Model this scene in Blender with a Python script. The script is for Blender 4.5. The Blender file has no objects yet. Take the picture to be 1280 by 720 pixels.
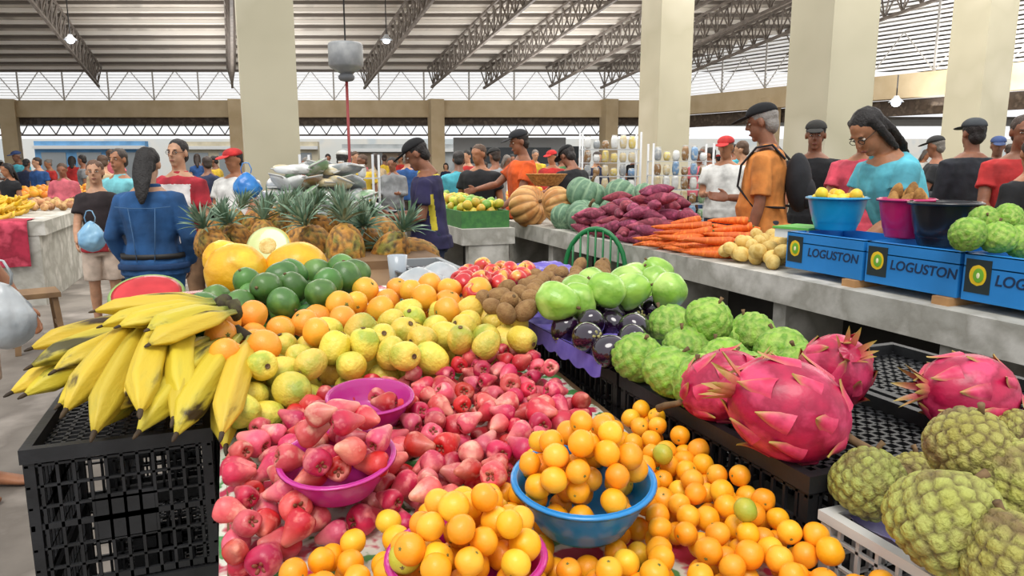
import bpy, bmesh, math, random, time
from mathutils import Vector, Matrix, noise, kdtree, Euler
random.seed(7)
S=bpy.context.scene; COL=S.collection
PI=math.pi
A=math.radians(21.25); PT=math.radians(9.8); CH=1.5; FP=900.0
FW=Vector((math.sin(A),math.cos(A),0)); RT=Vector((math.cos(A),-math.sin(A),0))
def ray(px,py):
    x=(px-640)/FP; y=(360-py)/FP
    return FW*(math.cos(PT)+y*math.sin(PT))+RT*x+Vector((0,0,-math.sin(PT)+y*math.cos(PT)))
def P(px,py,z):
    d=ray(px,py); t=(z-CH)/d.z
    return Vector((0,0,CH))+d*t
def D(px,py,dep):
    d=ray(px,py); t=dep/d.dot(FW)
    return Vector((0,0,CH))+d*t
def C(xc,yc,z): 
    p=RT*xc+FW*yc; return Vector((p.x,p.y,z))
cam=bpy.data.objects.new('camera',bpy.data.cameras.new('camera')); COL.objects.link(cam)
cam.location=(0,0,CH); cam.rotation_euler=(PI/2-PT,0,-A); cam.data.lens=36*FP/1280; cam.data.sensor_width=36; cam.data.clip_start=.05; cam.data.clip_end=300
S.camera=cam
S.view_settings.view_transform='Standard'
# ---------------- materials
def hx(s):
    s=s.lstrip('#'); r=[]
    for i in (0,2,4):
        c=int(s[i:i+2],16)/255; r.append(c/12.92 if c<=.04045 else ((c+.055)/1.055)**2.4)
    return (*r,1)
MC={}
def M(name,c1,c2=None,c3=None,scale=4,rough=.5,bump=0,bs=40,rnd=0,metal=0,coat=0,sss=0,stretch=(1,1,1),lo=.35,hi=.65,attr=None,trans=0,detail=3,emit=0,hue=0,dist=0,alpha=1,voro=0):
    if name in MC: return MC[name]
    m=bpy.data.materials.new(name); m.use_nodes=True; nt=m.node_tree; N=nt.nodes; L=nt.links
    b=N['Principled BSDF']; b.inputs['Roughness'].default_value=rough; b.inputs['Metallic'].default_value=metal
    b.inputs['Coat Weight'].default_value=coat; b.inputs['Transmission Weight'].default_value=trans; b.inputs['Alpha'].default_value=alpha
    if sss: b.inputs['Subsurface Weight'].default_value=sss; b.inputs['Subsurface Scale'].default_value=.01
    oi=N.new('ShaderNodeObjectInfo'); tc=N.new('ShaderNodeTexCoord')
    mu=N.new('ShaderNodeMath'); mu.operation='MULTIPLY'; mu.inputs[1].default_value=23.0; L.new(oi.outputs['Random'],mu.inputs[0])
    va=N.new('ShaderNodeVectorMath'); va.operation='ADD'; L.new(tc.outputs['Object'],va.inputs[0]); L.new(mu.outputs[0],va.inputs[1])
    mp=N.new('ShaderNodeMapping'); mp.inputs['Scale'].default_value=stretch; L.new(va.outputs[0],mp.inputs[0])
    col=None
    if c2:
        if voro:
            t=N.new('ShaderNodeTexVoronoi'); t.inputs['Scale'].default_value=scale; out=t.outputs['Distance']
        else:
            t=N.new('ShaderNodeTexNoise'); t.inputs['Scale'].default_value=scale; t.inputs['Detail'].default_value=detail; t.inputs['Distortion'].default_value=dist; out=t.outputs['Fac']
        L.new(mp.outputs[0],t.inputs['Vector'])
        r=N.new('ShaderNodeValToRGB'); e=r.color_ramp.elements
        e[0].position=lo; e[0].color=hx(c1); e[1].position=hi; e[1].color=hx(c2)
        if c3: q=e.new((lo+hi)/2); q.color=hx(c3)
        L.new(out,r.inputs[0]); col=r.outputs[0]
    else:
        r=N.new('ShaderNodeRGB'); r.outputs[0].default_value=hx(c1); col=r.outputs[0]
    if attr:
        at=N.new('ShaderNodeAttribute'); at.attribute_name='k'
        mx=N.new('ShaderNodeMix'); mx.data_type='RGBA'; L.new(at.outputs['Fac'],mx.inputs[0]); L.new(col,mx.inputs[6]); mx.inputs[7].default_value=hx(attr); col=mx.outputs[2]
    if rnd or hue:
        h=N.new('ShaderNodeHueSaturation'); L.new(col,h.inputs['Color'])
        m1=N.new('ShaderNodeMapRange'); m1.inputs[3].default_value=1-rnd; m1.inputs[4].default_value=1+rnd; L.new(oi.outputs['Random'],m1.inputs[0]); L.new(m1.outputs[0],h.inputs['Value'])
        if hue:
            m3=N.new('ShaderNodeMath'); m3.operation='FRACT'; L.new(mu.outputs[0],m3.inputs[0])
            m2=N.new('ShaderNodeMapRange'); m2.inputs[3].default_value=.5-hue; m2.inputs[4].default_value=.5+hue; L.new(m3.outputs[0],m2.inputs[0]); L.new(m2.outputs[0],h.inputs['Hue'])
        col=h.outputs[0]
    L.new(col,b.inputs['Base Color'])
    if emit: L.new(col,b.inputs['Emission Color']); b.inputs['Emission Strength'].default_value=emit
    if bump:
        t=N.new('ShaderNodeTexNoise'); t.inputs['Scale'].default_value=bs; t.inputs['Detail'].default_value=3; L.new(mp.outputs[0],t.inputs['Vector'])
        bp=N.new('ShaderNodeBump'); bp.inputs['Strength'].default_value=bump; bp.inputs['Distance'].default_value=.01; L.new(t.outputs['Fac'],bp.inputs['Height']); L.new(bp.outputs[0],b.inputs['Normal'])
    MC[name]=m; return m
def plain(c,rough=.6): return M('paint_'+c.strip('#')+('' if rough==.6 else str(rough)),c,rough=rough,bump=.05)
def dark(c,f):
    c=c.strip('#'); return '#'+''.join('%02x'%min(255,int(int(c[i:i+2],16)*f)) for i in (0,2,4))
def fabric(c): 
    return M('fabric_'+c.strip('#'),dark(c,.82),dark(c,1.1),scale=7,rough=.92,bump=.7,bs=13,detail=6)
# ---------------- mesh builder
def frame(t,up=Vector((0,0,1))):
    t=t.normalized()
    if abs(t.dot(up))>.97: up=Vector((1,0,0))
    a=up.cross(t).normalized(); return a,t.cross(a).normalized()
class MB:
    def __init__(s): s.v=[]; s.f=[]; s.k=[]; s.xf=None
    def add(s,vs,fs,k=None):
        o=len(s.v)
        for i,p in enumerate(vs):
            p=Vector(p); s.v.append(s.xf(p) if s.xf else p); s.k.append(k[i] if isinstance(k,list) else (k or 0.0))
        s.f+= [tuple(o+i for i in f) for f in fs]; return s
    def box(s,x0,y0,z0,x1,y1,z1,R=None,k=None):
        vs=[Vector((x,y,z)) for z in (z0,z1) for y in (y0,y1) for x in (x0,x1)]
        if R is not None:
            c=Vector(((x0+x1)/2,(y0+y1)/2,(z0+z1)/2)); vs=[R@(p-c)+c for p in vs]
        return s.add(vs,[(0,2,3,1),(4,5,7,6),(0,1,5,4),(2,6,7,3),(0,4,6,2),(1,3,7,5)],k)
    def bar(s,a,b,w,h=None,up=Vector((0,0,1))):
        a=Vector(a); b=Vector(b); h=h or w; x,y=frame(b-a,up); vs=[]
        for p in (a,b):
            for i,j in ((-1,-1),(1,-1),(1,1),(-1,1)): vs.append(p+x*i*w/2+y*j*h/2)
        return s.add(vs,[(3,2,1,0),(4,5,6,7),(0,1,5,4),(1,2,6,5),(2,3,7,6),(3,0,4,7)])
    def tube(s,pts,rs,n=8,up=Vector((0,0,1)),k=None,sides=0,sa=.07):
        pts=[Vector(p) for p in pts]; vs=[]; kk=[]; m=len(pts); pa=None
        for i,p in enumerate(pts):
            t=(pts[min(i+1,m-1)]-pts[max(i-1,0)]).normalized()
            if pa is None: a,b=frame(t,up)
            else:
                a=(pa-t*pa.dot(t)).normalized(); b=t.cross(a)
            pa=a; r=rs[i] if isinstance(rs,(list,tuple)) else rs
            rx,ry=r if isinstance(r,tuple) else (r,r)
            for j in range(n):
                w=2*PI*j/n; q=1+(sa*math.cos(sides*w) if sides else 0)
                vs.append(p+a*math.cos(w)*rx*q+b*math.sin(w)*ry*q); kk.append(k[i] if isinstance(k,list) else (k or 0.))
        fs=[(i*n+j,i*n+(j+1)%n,(i+1)*n+(j+1)%n,(i+1)*n+j) for i in range(m-1) for j in range(n)]
        fs.append(tuple(range(n-1,-1,-1))); fs.append(tuple((m-1)*n+j for j in range(n)))
        return s.add(vs,fs,kk)
    def sph(s,fn,nu=20,nv=12):
        vs=[];ks=[]
        def put(u,t):
            q=fn(u,t); vs.append(q[:3]); ks.append(q[3] if len(q)>3 else 0.)
        put(0,0)
        for i in range(1,nv):
            for j in range(nu): put(2*PI*j/nu,i/nv)
        put(0,1); e=len(vs)-1
        fs=[(0,1+(j+1)%nu,1+j) for j in range(nu)]
        for i in range(nv-2):
            a=1+i*nu
            fs+=[(a+j,a+(j+1)%nu,a+nu+(j+1)%nu,a+nu+j) for j in range(nu)]
        a=1+(nv-2)*nu; fs+=[(a+j,a+(j+1)%nu,e) for j in range(nu)]
        return s.add(vs,fs,ks)
    def ell(s,c,r,nu=16,nv=10,R=None,k=None):
        c=Vector(c)
        def fn(u,t):
            a=PI*t; p=Vector((r[0]*math.sin(a)*math.cos(u),r[1]*math.sin(a)*math.sin(u),-r[2]*math.cos(a)))
            if R is not None: p=R@p
            p=p+c; return (p.x,p.y,p.z,k or 0.)
        return s.sph(fn,nu,nv)
    def rev(s,prof,n=24,mod=None,sub=4,kf=None):
        pr=cr(prof,sub) if sub>1 else prof; m=len(pr)-1
        def fn(u,t):
            r,z=pr[int(round(t*m))]; r=max(r,0)
            q=mod(u,t) if mod else 1
            return (r*q*math.cos(u),r*q*math.sin(u),z,kf(u,t) if kf else 0.)
        return s.sph(fn,n,m)
    def loft(s,rings,n=20):
        vs=[];m=len(rings)
        for (cx,cy,z,rx,ry) in rings:
            for j in range(n):
                w=2*PI*j/n; c_,s_=math.cos(w),math.sin(w); e=.85
                vs.append((cx+rx*math.copysign(abs(c_)**e,c_),cy+ry*math.copysign(abs(s_)**e,s_),z))
        fs=[(i*n+j,i*n+(j+1)%n,(i+1)*n+(j+1)%n,(i+1)*n+j) for i in range(m-1) for j in range(n)]
        fs.append(tuple(range(n-1,-1,-1))); fs.append(tuple((m-1)*n+j for j in range(n)))
        return s.add(vs,fs)
    def mesh(s,name,mats=(),smooth=True,matfn=None):
        me=bpy.data.meshes.new(name); me.from_pydata(s.v,[],s.f); 
        for m in (mats if isinstance(mats,(list,tuple)) else [mats]): me.materials.append(m)
        if any(s.k):
            a=me.attributes.new('k','FLOAT','POINT'); a.data.foreach_set('value',s.k)
        fin(me,smooth,matfn); return me
    def build(s,name,mat,parent=None,smooth=True,matfn=None):
        o=bpy.data.objects.new(name,s.mesh(name,mat,smooth,matfn)); COL.objects.link(o); o.parent=parent; return o
def fin(me,smooth,matfn=None):
    me.polygons.foreach_set('use_smooth',[smooth]*len(me.polygons))
    if matfn: me.polygons.foreach_set('material_index',[matfn(p.center) for p in me.polygons])
    me.update()
def cr(p,sub):
    out=[]; n=len(p)
    for i in range(n-1):
        a=p[max(i-1,0)];b=p[i];c=p[i+1];d=p[min(i+2,n-1)]
        for k in range(sub):
            t=k/sub
            out.append(tuple(.5*((2*b[j])+(c[j]-a[j])*t+(2*a[j]-5*b[j]+4*c[j]-d[j])*t*t+(3*b[j]-a[j]-3*c[j]+d[j])*t**3) for j in range(len(b))))
    out.append(tuple(p[-1])); return out
def tag(o,label=None,cat=None,group=None,kind=None):
    if label: o['label']=label
    if cat: o['category']=cat
    if group: o['group']=group
    if kind: o['kind']=kind
    return o
def empty(name,loc,rz=0,label=None,cat=None,group=None):
    o=bpy.data.objects.new(name,None); COL.objects.link(o); o.location=loc; o.rotation_euler=(0,0,rz); o.empty_display_size=.05
    return tag(o,label,cat,group)
def dup(r,loc=None,rot=None,sc=None,label=None,group=None,parent=None,mats=None):
    c=r.copy(); COL.objects.link(c)
    if parent is not None: c.parent=parent
    if loc is not None: c.location=loc
    if rot is not None: c.rotation_euler=rot
    if sc is not None: c.scale=(sc,sc,sc) if not isinstance(sc,(tuple,list)) else sc
    if label: c['label']=label
    if group: c['group']=group
    if mats:
        base=r.name.split('.')[0]
        if base in mats and c.type=='MESH':
            c.material_slots[0].link='OBJECT'; c.material_slots[0].material=mats[base]
    for ch in r.children: dup(ch,parent=c,mats=mats)
    return c
def kill(r):
    for ch in list(r.children): kill(ch)
    bpy.data.objects.remove(r)
def struct(o): o['kind']='structure'; return o
def rr(a,b): return random.uniform(a,b)
def rot_any(): return Euler((rr(0,2*PI),rr(0,2*PI),rr(0,2*PI)))
# =============== SETTING
fl=MB(); 
fl.box(-40,-8,-.1,50,60,0)
struct(fl.build('floor',M('floor_concrete','#7d766d','#9b938a','#665f57',scale=1.6,rough=.7,bump=.3,bs=12,detail=10),smooth=False))
conc=M('column_concrete','#bab49c','#c3bda7','#b1ab93',scale=.7,rough=.85,bump=.08,bs=8,detail=3)
beamm=M('beam_paint','#bda884','#cbb896',scale=2,rough=.8,bump=.1,detail=5)
steel=M('truss_steel','#7f766d','#665d55',scale=6,rough=.6)
def roofz(p): 
    yc=p.x*FW.x+p.y*FW.y; return 4.7+.128*(26-yc)
Y0,Y1=8.5,26
cb=MB()
vs=[];n=0
for xc,yc in ((-24,Y0),(26,Y0),(26,Y1),(-24,Y1)):
    p=C(xc,yc,0); z=roofz(p); vs+= [(p.x,p.y,z),(p.x,p.y,z+.06)]
cb.add(vs,[(0,2,4,6),(7,5,3,1),(0,1,3,2),(2,3,5,4),(4,5,7,6),(6,7,1,0)])
ceil=struct(cb.build('ceiling',M('roof_sheet','#aea498','#989085','#b9b0a4',scale=1.5,rough=.7,stretch=(1,.15,1)),smooth=False))
pm=M('purlin_paint','#eae4da',rough=.6); pm2_=M('purlin_dark','#6e665e',rough=.6)
yc=15.0; k=0
while yc<Y1:
    a=C(-24,yc,0);b=C(26,yc,0);z=roofz(a)-.05
    MB().bar((a.x,a.y,z),(b.x,b.y,z),.08,.10).build('purlin',pm,ceil,False)
    a=C(-24,yc+.45,0);b=C(26,yc+.45,0);z=roofz(a)-.04
    MB().bar((a.x,a.y,z),(b.x,b.y,z),.07,.07).build('purlin',pm2_,ceil,False); yc+=.95
WA=[(-22,26),(4.8,26)]; WB=[(4.8,26),(15.5,9.9)]
def wallbar(seg,z0,z1,th,name,mat,parent=None):
    a=C(*seg[0],z0);b=C(*seg[1],z0); h=z1-z0
    o=MB().bar(a+Vector((0,0,h/2)),b+Vector((0,0,h/2)),th,h); return o.build(name,mat,parent,False)
struct(wallbar(WA,3.1,3.68,.35,'trim_1',beamm)); struct(wallbar(WB,3.1,3.68,.35,'trim_2',beamm))
fasc=M('dark_fascia','#5a4d42','#6d6053','#4b4037',scale=6,rough=.8)
struct(wallbar([(-22,26.2),(4.8,26.2)],2.86,3.1,.08,'trim_3',fasc))
struct(wallbar([(5,26.3),(15.7,10.2)],2.7,3.1,.08,'trim_4',fasc))
slat=M('louvre_white','#f4f5f5',rough=.5,emit=.4)  # slats emit a little, standing in for daylight on the louvres
def louvre(seg,n,zt0,zt1,name):
    a=C(*seg[0],0);b=C(*seg[1],0)
    fr=MB(); L=(b-a).length; k=max(2,int(L/1.5))
    for i in range(k+1):
        p=a.lerp(b,i/k); fr.bar((p.x,p.y,3.68),(p.x,p.y,roofz(p)),.05)
        if i<k:
            q=a.lerp(b,(i+.5)/k); e=a.lerp(b,(i+1)/k)
            fr.bar((p.x,p.y,3.7),(q.x,q.y,min(roofz(q),4.7)),.028); fr.bar((q.x,q.y,min(roofz(q),4.7)),(e.x,e.y,3.7),.028)
    w=struct(fr.build(name,M('louvre_frame','#bdb9b3',rough=.5),smooth=False))
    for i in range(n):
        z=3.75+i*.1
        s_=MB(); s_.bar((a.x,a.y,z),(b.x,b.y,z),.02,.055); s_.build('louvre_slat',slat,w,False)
louvre(WA,10,0,0,'window_1'); louvre(WB,23,0,0,'window_2')
for i,px in enumerate((12,295,545,761)):
    p=D(px,150,25.8); MB().box(p.x-.24,p.y-.24,0,p.x+.24,p.y+.24,3.7).build('trim_%d'%(5+i),beamm,None,False)['kind']='structure'
for i,(x,y) in enumerate(((7.6,21.8),(10.6,17.2),(13.0,13.6))):
    p=C(x,y,0); MB().box(p.x-.22,p.y-.22,0,p.x+.22,p.y+.22,3.4).build('trim_%d'%(9+i),beamm,None,False)['kind']='structure'
def quadbox(c4,z0,z1):
    b=MB(); v=[(p.x,p.y,z) for z in (z0,z1) for p in c4]
    b.add(v,[(3,2,1,0),(4,5,6,7),(0,1,5,4),(1,2,6,5),(2,3,7,6),(3,0,4,7)]); return b
struct(quadbox([C(-26,26.4,0),C(24,26.4,0),C(24,31,0),C(-26,31,0)],3.05,3.15).build('trim_12',M('low_roof','#5b5248','#6c6257',scale=3),smooth=False))
ll=MB()
for i in range(46):
    x=-22+i*.62; ll.bar(C(x,27,3.02),C(x+.31,27,2.55),.03); ll.bar(C(x+.31,27,2.55),C(x+.62,27,3.02),.03)
ll.bar(C(-22,27,2.53),C(6.5,27,2.53),.06); 
o=ll.build('low_truss',steel,None,False); tag(o,'long low steel lattice under the flat roof beyond the far beam','roof truss')
struct(quadbox([C(-30,37.6,0),C(30,37.6,0),C(30,38,0),C(-30,38,0)],0,2.75).build('wall_back',M('back_wall','#d6d8d4','#c4ccce','#dcdad2',scale=.5,rough=.8,lo=.45,hi=.6),smooth=False))
def frontage(label,x0,x1,yc,z1,col,name='shop_front',cat='shop front',shut='#8f9598'):
    T=empty(name,C((x0+x1)/2,yc,0),-A,label,cat); w=(x1-x0)/2
    MB().box(-w,0,0,w,.3,z1).build('wall_panel',M('front_'+col.strip('#'),col,dark(col,.88),scale=2,rough=.8),T,False)
    MB().box(-w,-.15,z1-.35,w,0,z1-.2).build('awning',plain('#d8dad8'),T,False)
    s=MB(); k=int((w*2)/1.6)
    for i in range(k):
        x=-w+.3+i*1.6; s.box(x,-.03,.0,x+1.1,0,2.0)
    if k: s.build('shutter',plain(shut),T,False)
frontage('blue painted shop front in the far left background',-21.5,-16.5,33,2.5,'#6fa8d8')
frontage('cream shop front behind the thick left pillar',-15.5,-9,34,2.5,'#d0c6ac')
frontage('grey shop front in the far centre background',-8,-2.5,34.5,2.4,'#b0b4b4',shut='#7b6a55')
T=empty('parked_van',C(.2,30,0),-A,'white boxy van parked in the open behind the man in orange','van')
vb=MB(); vb.box(-2.6,0,.45,2.0,1.9,2.55); vb.box(2.0,0,.45,3.0,1.9,1.6); vb.build('body',plain('#d9dcdd'),T,False)
MB().box(2.0,-.02,1.35,2.75,1.92,2.2).build('cab_window',plain('#39434a',.2),T,False); MB().box(-1.9,-.02,1.5,1.4,0,2.15).build('side_window',plain('#46525a',.2),T,False)
for x in (-1.6,2.1): MB().tube([(x,-.03,.38),(x,.2,.38)],.38,20,up=Vector((0,0,1))).build('wheel',plain('#1c1c1e'),T)
def pillar(px,d,w,i,k):
    p=D(px,200,d); b=MB()
    h=roofz(p) if d>8.6 else 6.95
    b.box(p.x-w/2,p.y-w/2,0,p.x+w/2,p.y+w/2,h)
    b.box(p.x-w/2-.02,p.y-w/2-.02,0,p.x+w/2+.02,p.y+w/2+.02,.25)
    b.build('wall_pillar_%d'%i,conc,None,False)['kind']='structure'
for i,(px,d,w) in enumerate(((340,8.6,.60),(828,11,.54),(1030,8.4,.64),(1212,11,.58))): pillar(px,d,w,i+1,0)
orw=['leftmost','second','third','fourth','fifth','sixth','seventh','eighth','ninth','tenth','eleventh','twelfth','thirteenth']
def inside(p):
    xc=p.dot(RT);yc_=p.dot(FW)
    if yc_>25.6: return False
    (x0,y0),(x1,y1)=WB
    return ((x1-x0)*(yc_-y0)-(y1-y0)*(xc-x0))<-.3
for i,x in enumerate((-8,-3.9,.3,4.5,6.6,8.3,10.3,12.0,13.6,15.0,16.6,18.2,19.8)):
    y=6.; ys=[]
    while y<45:
        p=Vector((x,y,0))
        if inside(p) and p.dot(FW)>9 : ys.append(y)
        y+=.5
    if len(ys)<4: continue
    T=empty('roof_truss',(0,0,0),0,'long steel lattice truss under the roof, %s counting from the left'%orw[i],'roof truss','steel lattice trusses under the roof')
    za=lambda y:roofz(Vector((x,y,0)))-.12
    for dx in (-.12,.12):
        MB().bar((x+dx,ys[0],za(ys[0])),(x+dx,ys[-1],za(ys[-1])),.055).build('top_chord',steel,T,False)
    MB().bar((x,ys[0],za(ys[0])-.62),(x,ys[-1],za(ys[-1])-.62),.07).build('bottom_chord',steel,T,False)
    w=MB()
    for j in range(len(ys)-1):
        y0,y1=ys[j],ys[j+1]; ym=(y0+y1)/2
        for dx in (-.12,.12):
            w.bar((x+dx,y0,za(y0)),(x,ym,za(ym)-.62),.03); w.bar((x,ym,za(ym)-.62),(x+dx,y1,za(y1)),.03)
    w.build('web',steel,T,False)
for lab,px,py,d in (('round lamp hanging under the roof near the left truss',88,50,17),('round lamp hanging under the roof right of the grey drum',483,50,17),('round lamp under the dark fascia at the right',1120,128,14)):
    p=D(px,py,d); T=empty('ceiling_lamp',p,0,lab,'lamp','hall lamps')
    MB().rev([(0,.12),(.04,.12),(.06,.08),(.12,.02),(.13,0),(.0,.01)],20,sub=3).build('lamp_shade',plain('#b8bcc0'),T)
    MB().ell((0,0,-.02),(.08,.08,.06)).build('bulb',M('bulb_glow','#e8f2ff',emit=6),T)
    MB().tube([(0,0,.12),(0,0,roofz(p)-p.z if py<100 else .5)],.012,6).build('cord',plain('#333333'),T)
# =============== FRUIT PROTOTYPES
def fib(n):
    out=[]
    for i in range(n):
        z=1-2*(i+.5)/n; r=math.sqrt(1-z*z); a=i*PI*(3-math.sqrt(5)); out.append(Vector((r*math.cos(a),r*math.sin(a),z)))
    return out
def proto(name,cat,mb,mat,kids=()):
    o=mb.build(name,mat); tag(o,'x',cat)
    for (kn,kb,km) in kids: kb.build(kn,km,o)
    return o
def wob(p,s,a): return 1+a*noise.noise(Vector(p)*s)
def ball(R,ob=1,n=24,m=16,amp=.03,seed=0):
    b=MB()
    def fn(u,t):
        a=PI*t; p=Vector((math.sin(a)*math.cos(u),math.sin(a)*math.sin(u),-math.cos(a)*ob))
        k=wob(p+Vector((seed,0,0)),1.3,amp*2)
        dent=1-.10*math.exp(-((1-t)*9)**2)
        return tuple(p*R*k*dent)
    return b.sph(fn,n,m)
def star(R,z,n,w,mat=None):
    b=MB()
    for i in range(n):
        a=2*PI*i/n; b.ell((R*.6*math.cos(a),R*.6*math.sin(a),z),(R*.6,w,R*.16),8,5,Matrix.Rotation(a,3,'Z'))
    b.tube([(0,0,z-.001),(0,0,z+R*.5)],R*.25,6); return b
mgreen=M('calyx_green','#5e6b2a','#7d7a3a',scale=60,rough=.7)
mbrown=M('stem_brown','#5b452b','#7a6040',scale=60,rough=.8)
orange_m=M('small_orange_skin','#f5a81a','#f8bb30','#f2a015',scale=9,rough=.45,bump=.06,bs=260,rnd=.07,hue=.012,coat=.08)
lime_m=M('lime_skin','#a3b03a','#c8b838',scale=22,rough=.4,bump=.1,bs=260,rnd=.1)
RO=.0198
ORG=[proto('small_orange','orange',ball(RO,.95,seed=i*3),orange_m,[('stem_scar',star(.0026,RO*.86,5,.001),mgreen)]) for i in range(3)]
LIM=proto('lime','lime',ball(.0192,.95,seed=9),lime_m,[('stem_scar',star(.003,.0165,5,.001),mbrown)])
def pear(prof,R,n=22,seed=0,amp=.04,mod=None,kf=None):
    pr=[(r*R,(z-.5)*R) for r,z in prof]
    b=MB(); b.rev(pr,n,mod=lambda u,t:(1+amp*noise.noise(Vector((math.cos(u)*.8+seed,math.sin(u)*.8,t*2))))*(mod(u,t) if mod else 1),sub=3,kf=kf); return b
JP=[(0,.06),(.08,.05),(.17,-.03),(.30,-.06),(.43,.05),(.50,.28),(.44,.55),(.29,.84),(.18,1.08),(.10,1.19),(0,1.20)]
jkw=dict(rough=.42,bump=.15,bs=90,rnd=.2,hue=.014,coat=.05,lo=.36,hi=.72,detail=6)
jm=M('rose_apple_skin','#c92840','#ec8e84','#b51f3a',scale=38,attr='#e58e7c',**jkw)
jm2=M('rose_apple_skin_pale','#dd646c','#f0ae9a','#cb4658',scale=34,attr='#eeb89c',**jkw)
jc=M('rose_apple_calyx','#6a4a2a','#94402f',scale=80,rough=.6)
def jcal(R):
    b=MB()
    for i in range(4):
        a=i*PI/2+.3; b.ell((R*.13*math.cos(a),R*.13*math.sin(a),-.50*R),(R*.10,R*.07,R*.05),8,6,Matrix.Rotation(a,3,'Z')@Matrix.Rotation(.6,3,'Y'))
    return b
JR=.0445
JAM=[proto('rose_apple','rose apple',pear(JP,JR,22,i*5,.14,mod=lambda u,t:1+.05*math.cos(4*u)*(1-t),kf=lambda u,t:max(0,t-.55)*1.6),(jm,jm2,jm,jm2,jm)[i],[('calyx',jcal(JR),jc)]) for i in range(5)]
GP=[(0,.0),(.18,-.02),(.35,.06),(.47,.28),(.48,.5),(.40,.78),(.26,.98),(.12,1.06),(0,1.055)]
gm=M('guava_skin','#dbbc34','#a3ac3a','#e3c955',scale=14,rough=.5,bump=.35,bs=110,rnd=.14,hue=.018,coat=.05,detail=8,lo=.32,hi=.66)
GUA=[proto('guava','guava',pear(GP,.076,24,i*4,.10,mod=lambda u,t:1+.015*math.cos(5*u)),gm,[('calyx',MB().rev([(0,-.0385),(.004,-.041),(.007,-.043),(.004,-.039),(0,-.039)],8,sub=1),mbrown)]) for i in range(3)]
mm=M('orange_skin','#ee9628','#d9ae38','#f0a630',scale=10,rough=.45,bump=.12,bs=200,rnd=.1,hue=.015,coat=.1,lo=.35,hi=.72,detail=6)
MAN=[proto('large_orange','orange',ball(.041,.94,seed=i*7+1),mm,[('stem_scar',star(.006,.035,5,.002),mgreen)]) for i in range(2)]
am=M('avocado_skin','#4a7a34','#5f8e42','#3e6a2c',scale=12,rough=.42,bump=.06,bs=120,rnd=.2,hue=.015,coat=.15,detail=3)
AP=[(0,0),(.26,.02),(.45,.2),(.49,.44),(.43,.70),(.29,.9),(.15,.97),(0,.97)]
AVO=[proto('avocado','avocado',pear(AP,.098,24,i*3,.05),am,[('stem',MB().tube([(0,0,.044),(0,.001,.051)],[.004,.005],8),mbrown)]) for i in range(2)]
gp=M('green_guava_skin','#98c24c','#b2d36c','#80b03e',scale=14,rough=.36,bump=.25,bs=60,rnd=.08,coat=.2)
def bumpy(u,t): return 1+.05*math.cos(5*u+3*t)
GRE=[proto('green_guava','guava',pear(GP,.096,24,i*4,.12,bumpy),gp,[('stem',MB().tube([(0,0,.05),(.002,0,.062)],[.003,.004],8),mbrown)]) for i in range(2)]
km=M('kiwi_skin','#86633c','#9c7a4e',scale=60,rough=.85,bump=.4,bs=220,rnd=.12)
KIW=proto('kiwi','kiwi',MB().ell((0,0,0),(.026,.026,.034),20,14),km,[('stem_end',MB().ell((0,0,.033),(.006,.006,.003),8,5),mbrown)])
pm2=M('dark_plum_skin','#251029','#351636','#180a1e',scale=12,rough=.15,rnd=.2,coat=.9)
PLU=proto('small_aubergine','aubergine',pear([(0,0),(.2,.01),(.42,.14),(.5,.4),(.44,.68),(.3,.9),(.14,1.0),(0,1.0)],.078,24,4,.04),pm2,[('calyx',star(.014,.0375,5,.005),M('pale_calyx','#a7a060','#8a8450',scale=60))])
ap=M('apple_skin','#bb1f28','#e6b04c','#cf3a34',scale=24,rough=.28,rnd=.14,coat=.3,lo=.38,hi=.64,stretch=(1,1,.35),detail=5)
AP2=[(0,.16),(.1,.06),(.26,0),(.42,.14),(.52,.42),(.52,.66),(.4,.86),(.22,.9),(.08,.82),(0,.76)]
APP=proto('red_apple','apple',pear(AP2,.062,24,2,.03),ap,[('stem',MB().tube([(0,0,.018),(.002,0,.030),(.005,0,.035)],[.0015,.0015,.002],6),mbrown)])
def knobby(R,n,h,el=1,sub=4,sharp=1.6,prof=None,amp=.05,seed=0,hexs=1.):
    bm=bmesh.new(); bmesh.ops.create_icosphere(bm,subdivisions=sub,radius=1)
    F=fib(n); kd=kdtree.KDTree(n)
    for i,p in enumerate(F):
        p=(p+Vector((noise.noise(p*5),noise.noise(p*5+Vector((9,0,0))),noise.noise(p*5+Vector((0,9,0)))))*.08).normalized() if seed>=2 and n<119 else p
        kd.insert(p,i)
    kd.balance(); sp=math.sqrt(4*PI/n)*.5
    vs=[];ks=[]
    for v in bm.verts:
        p=v.co.normalized(); r=kd.find_n(p,2); d1=r[0][2]; d2=r[1][2]
        e=min(1,max(0,(d2-d1)/(sp*.9))); bmp=1-(1-e)**sharp
        q=(prof(p) if prof else 1)*(1+amp*noise.noise(p*1.2+Vector((seed,0,0))))
        w=p*R*q*(1+h*bmp); w.z*=el; vs.append(w); ks.append(1-min(1,e*1.5))
    fs=[tuple(v.index for v in f.verts) for f in bm.faces]; bm.free()
    return MB().add(vs,fs,ks)
cm=M('sugar_apple_skin','#84b434','#9cc44c','#64942c',scale=30,rough=.65,bump=.4,bs=160,rnd=.1,attr='#a9bf62')
hp=lambda p:1-.16*max(0,-p.z)**2-.05*max(0,p.z)
CUS=[proto('sugar_apple','sugar apple',knobby(.052,85,.17,.98,4,2.0,hp,.05,i*3),cm,[('stem',MB().tube([(0,0,.045),(.002,0,.058),(.005,.002,.066)],[.005,.0035,.005],8),mbrown)]) for i in range(2)]
atm=M('atemoya_skin','#a5a44a','#857545','#aeb05a',scale=16,rough=.7,bump=.7,bs=150,rnd=.14,hue=.02,attr='#625230',detail=8)
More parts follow.
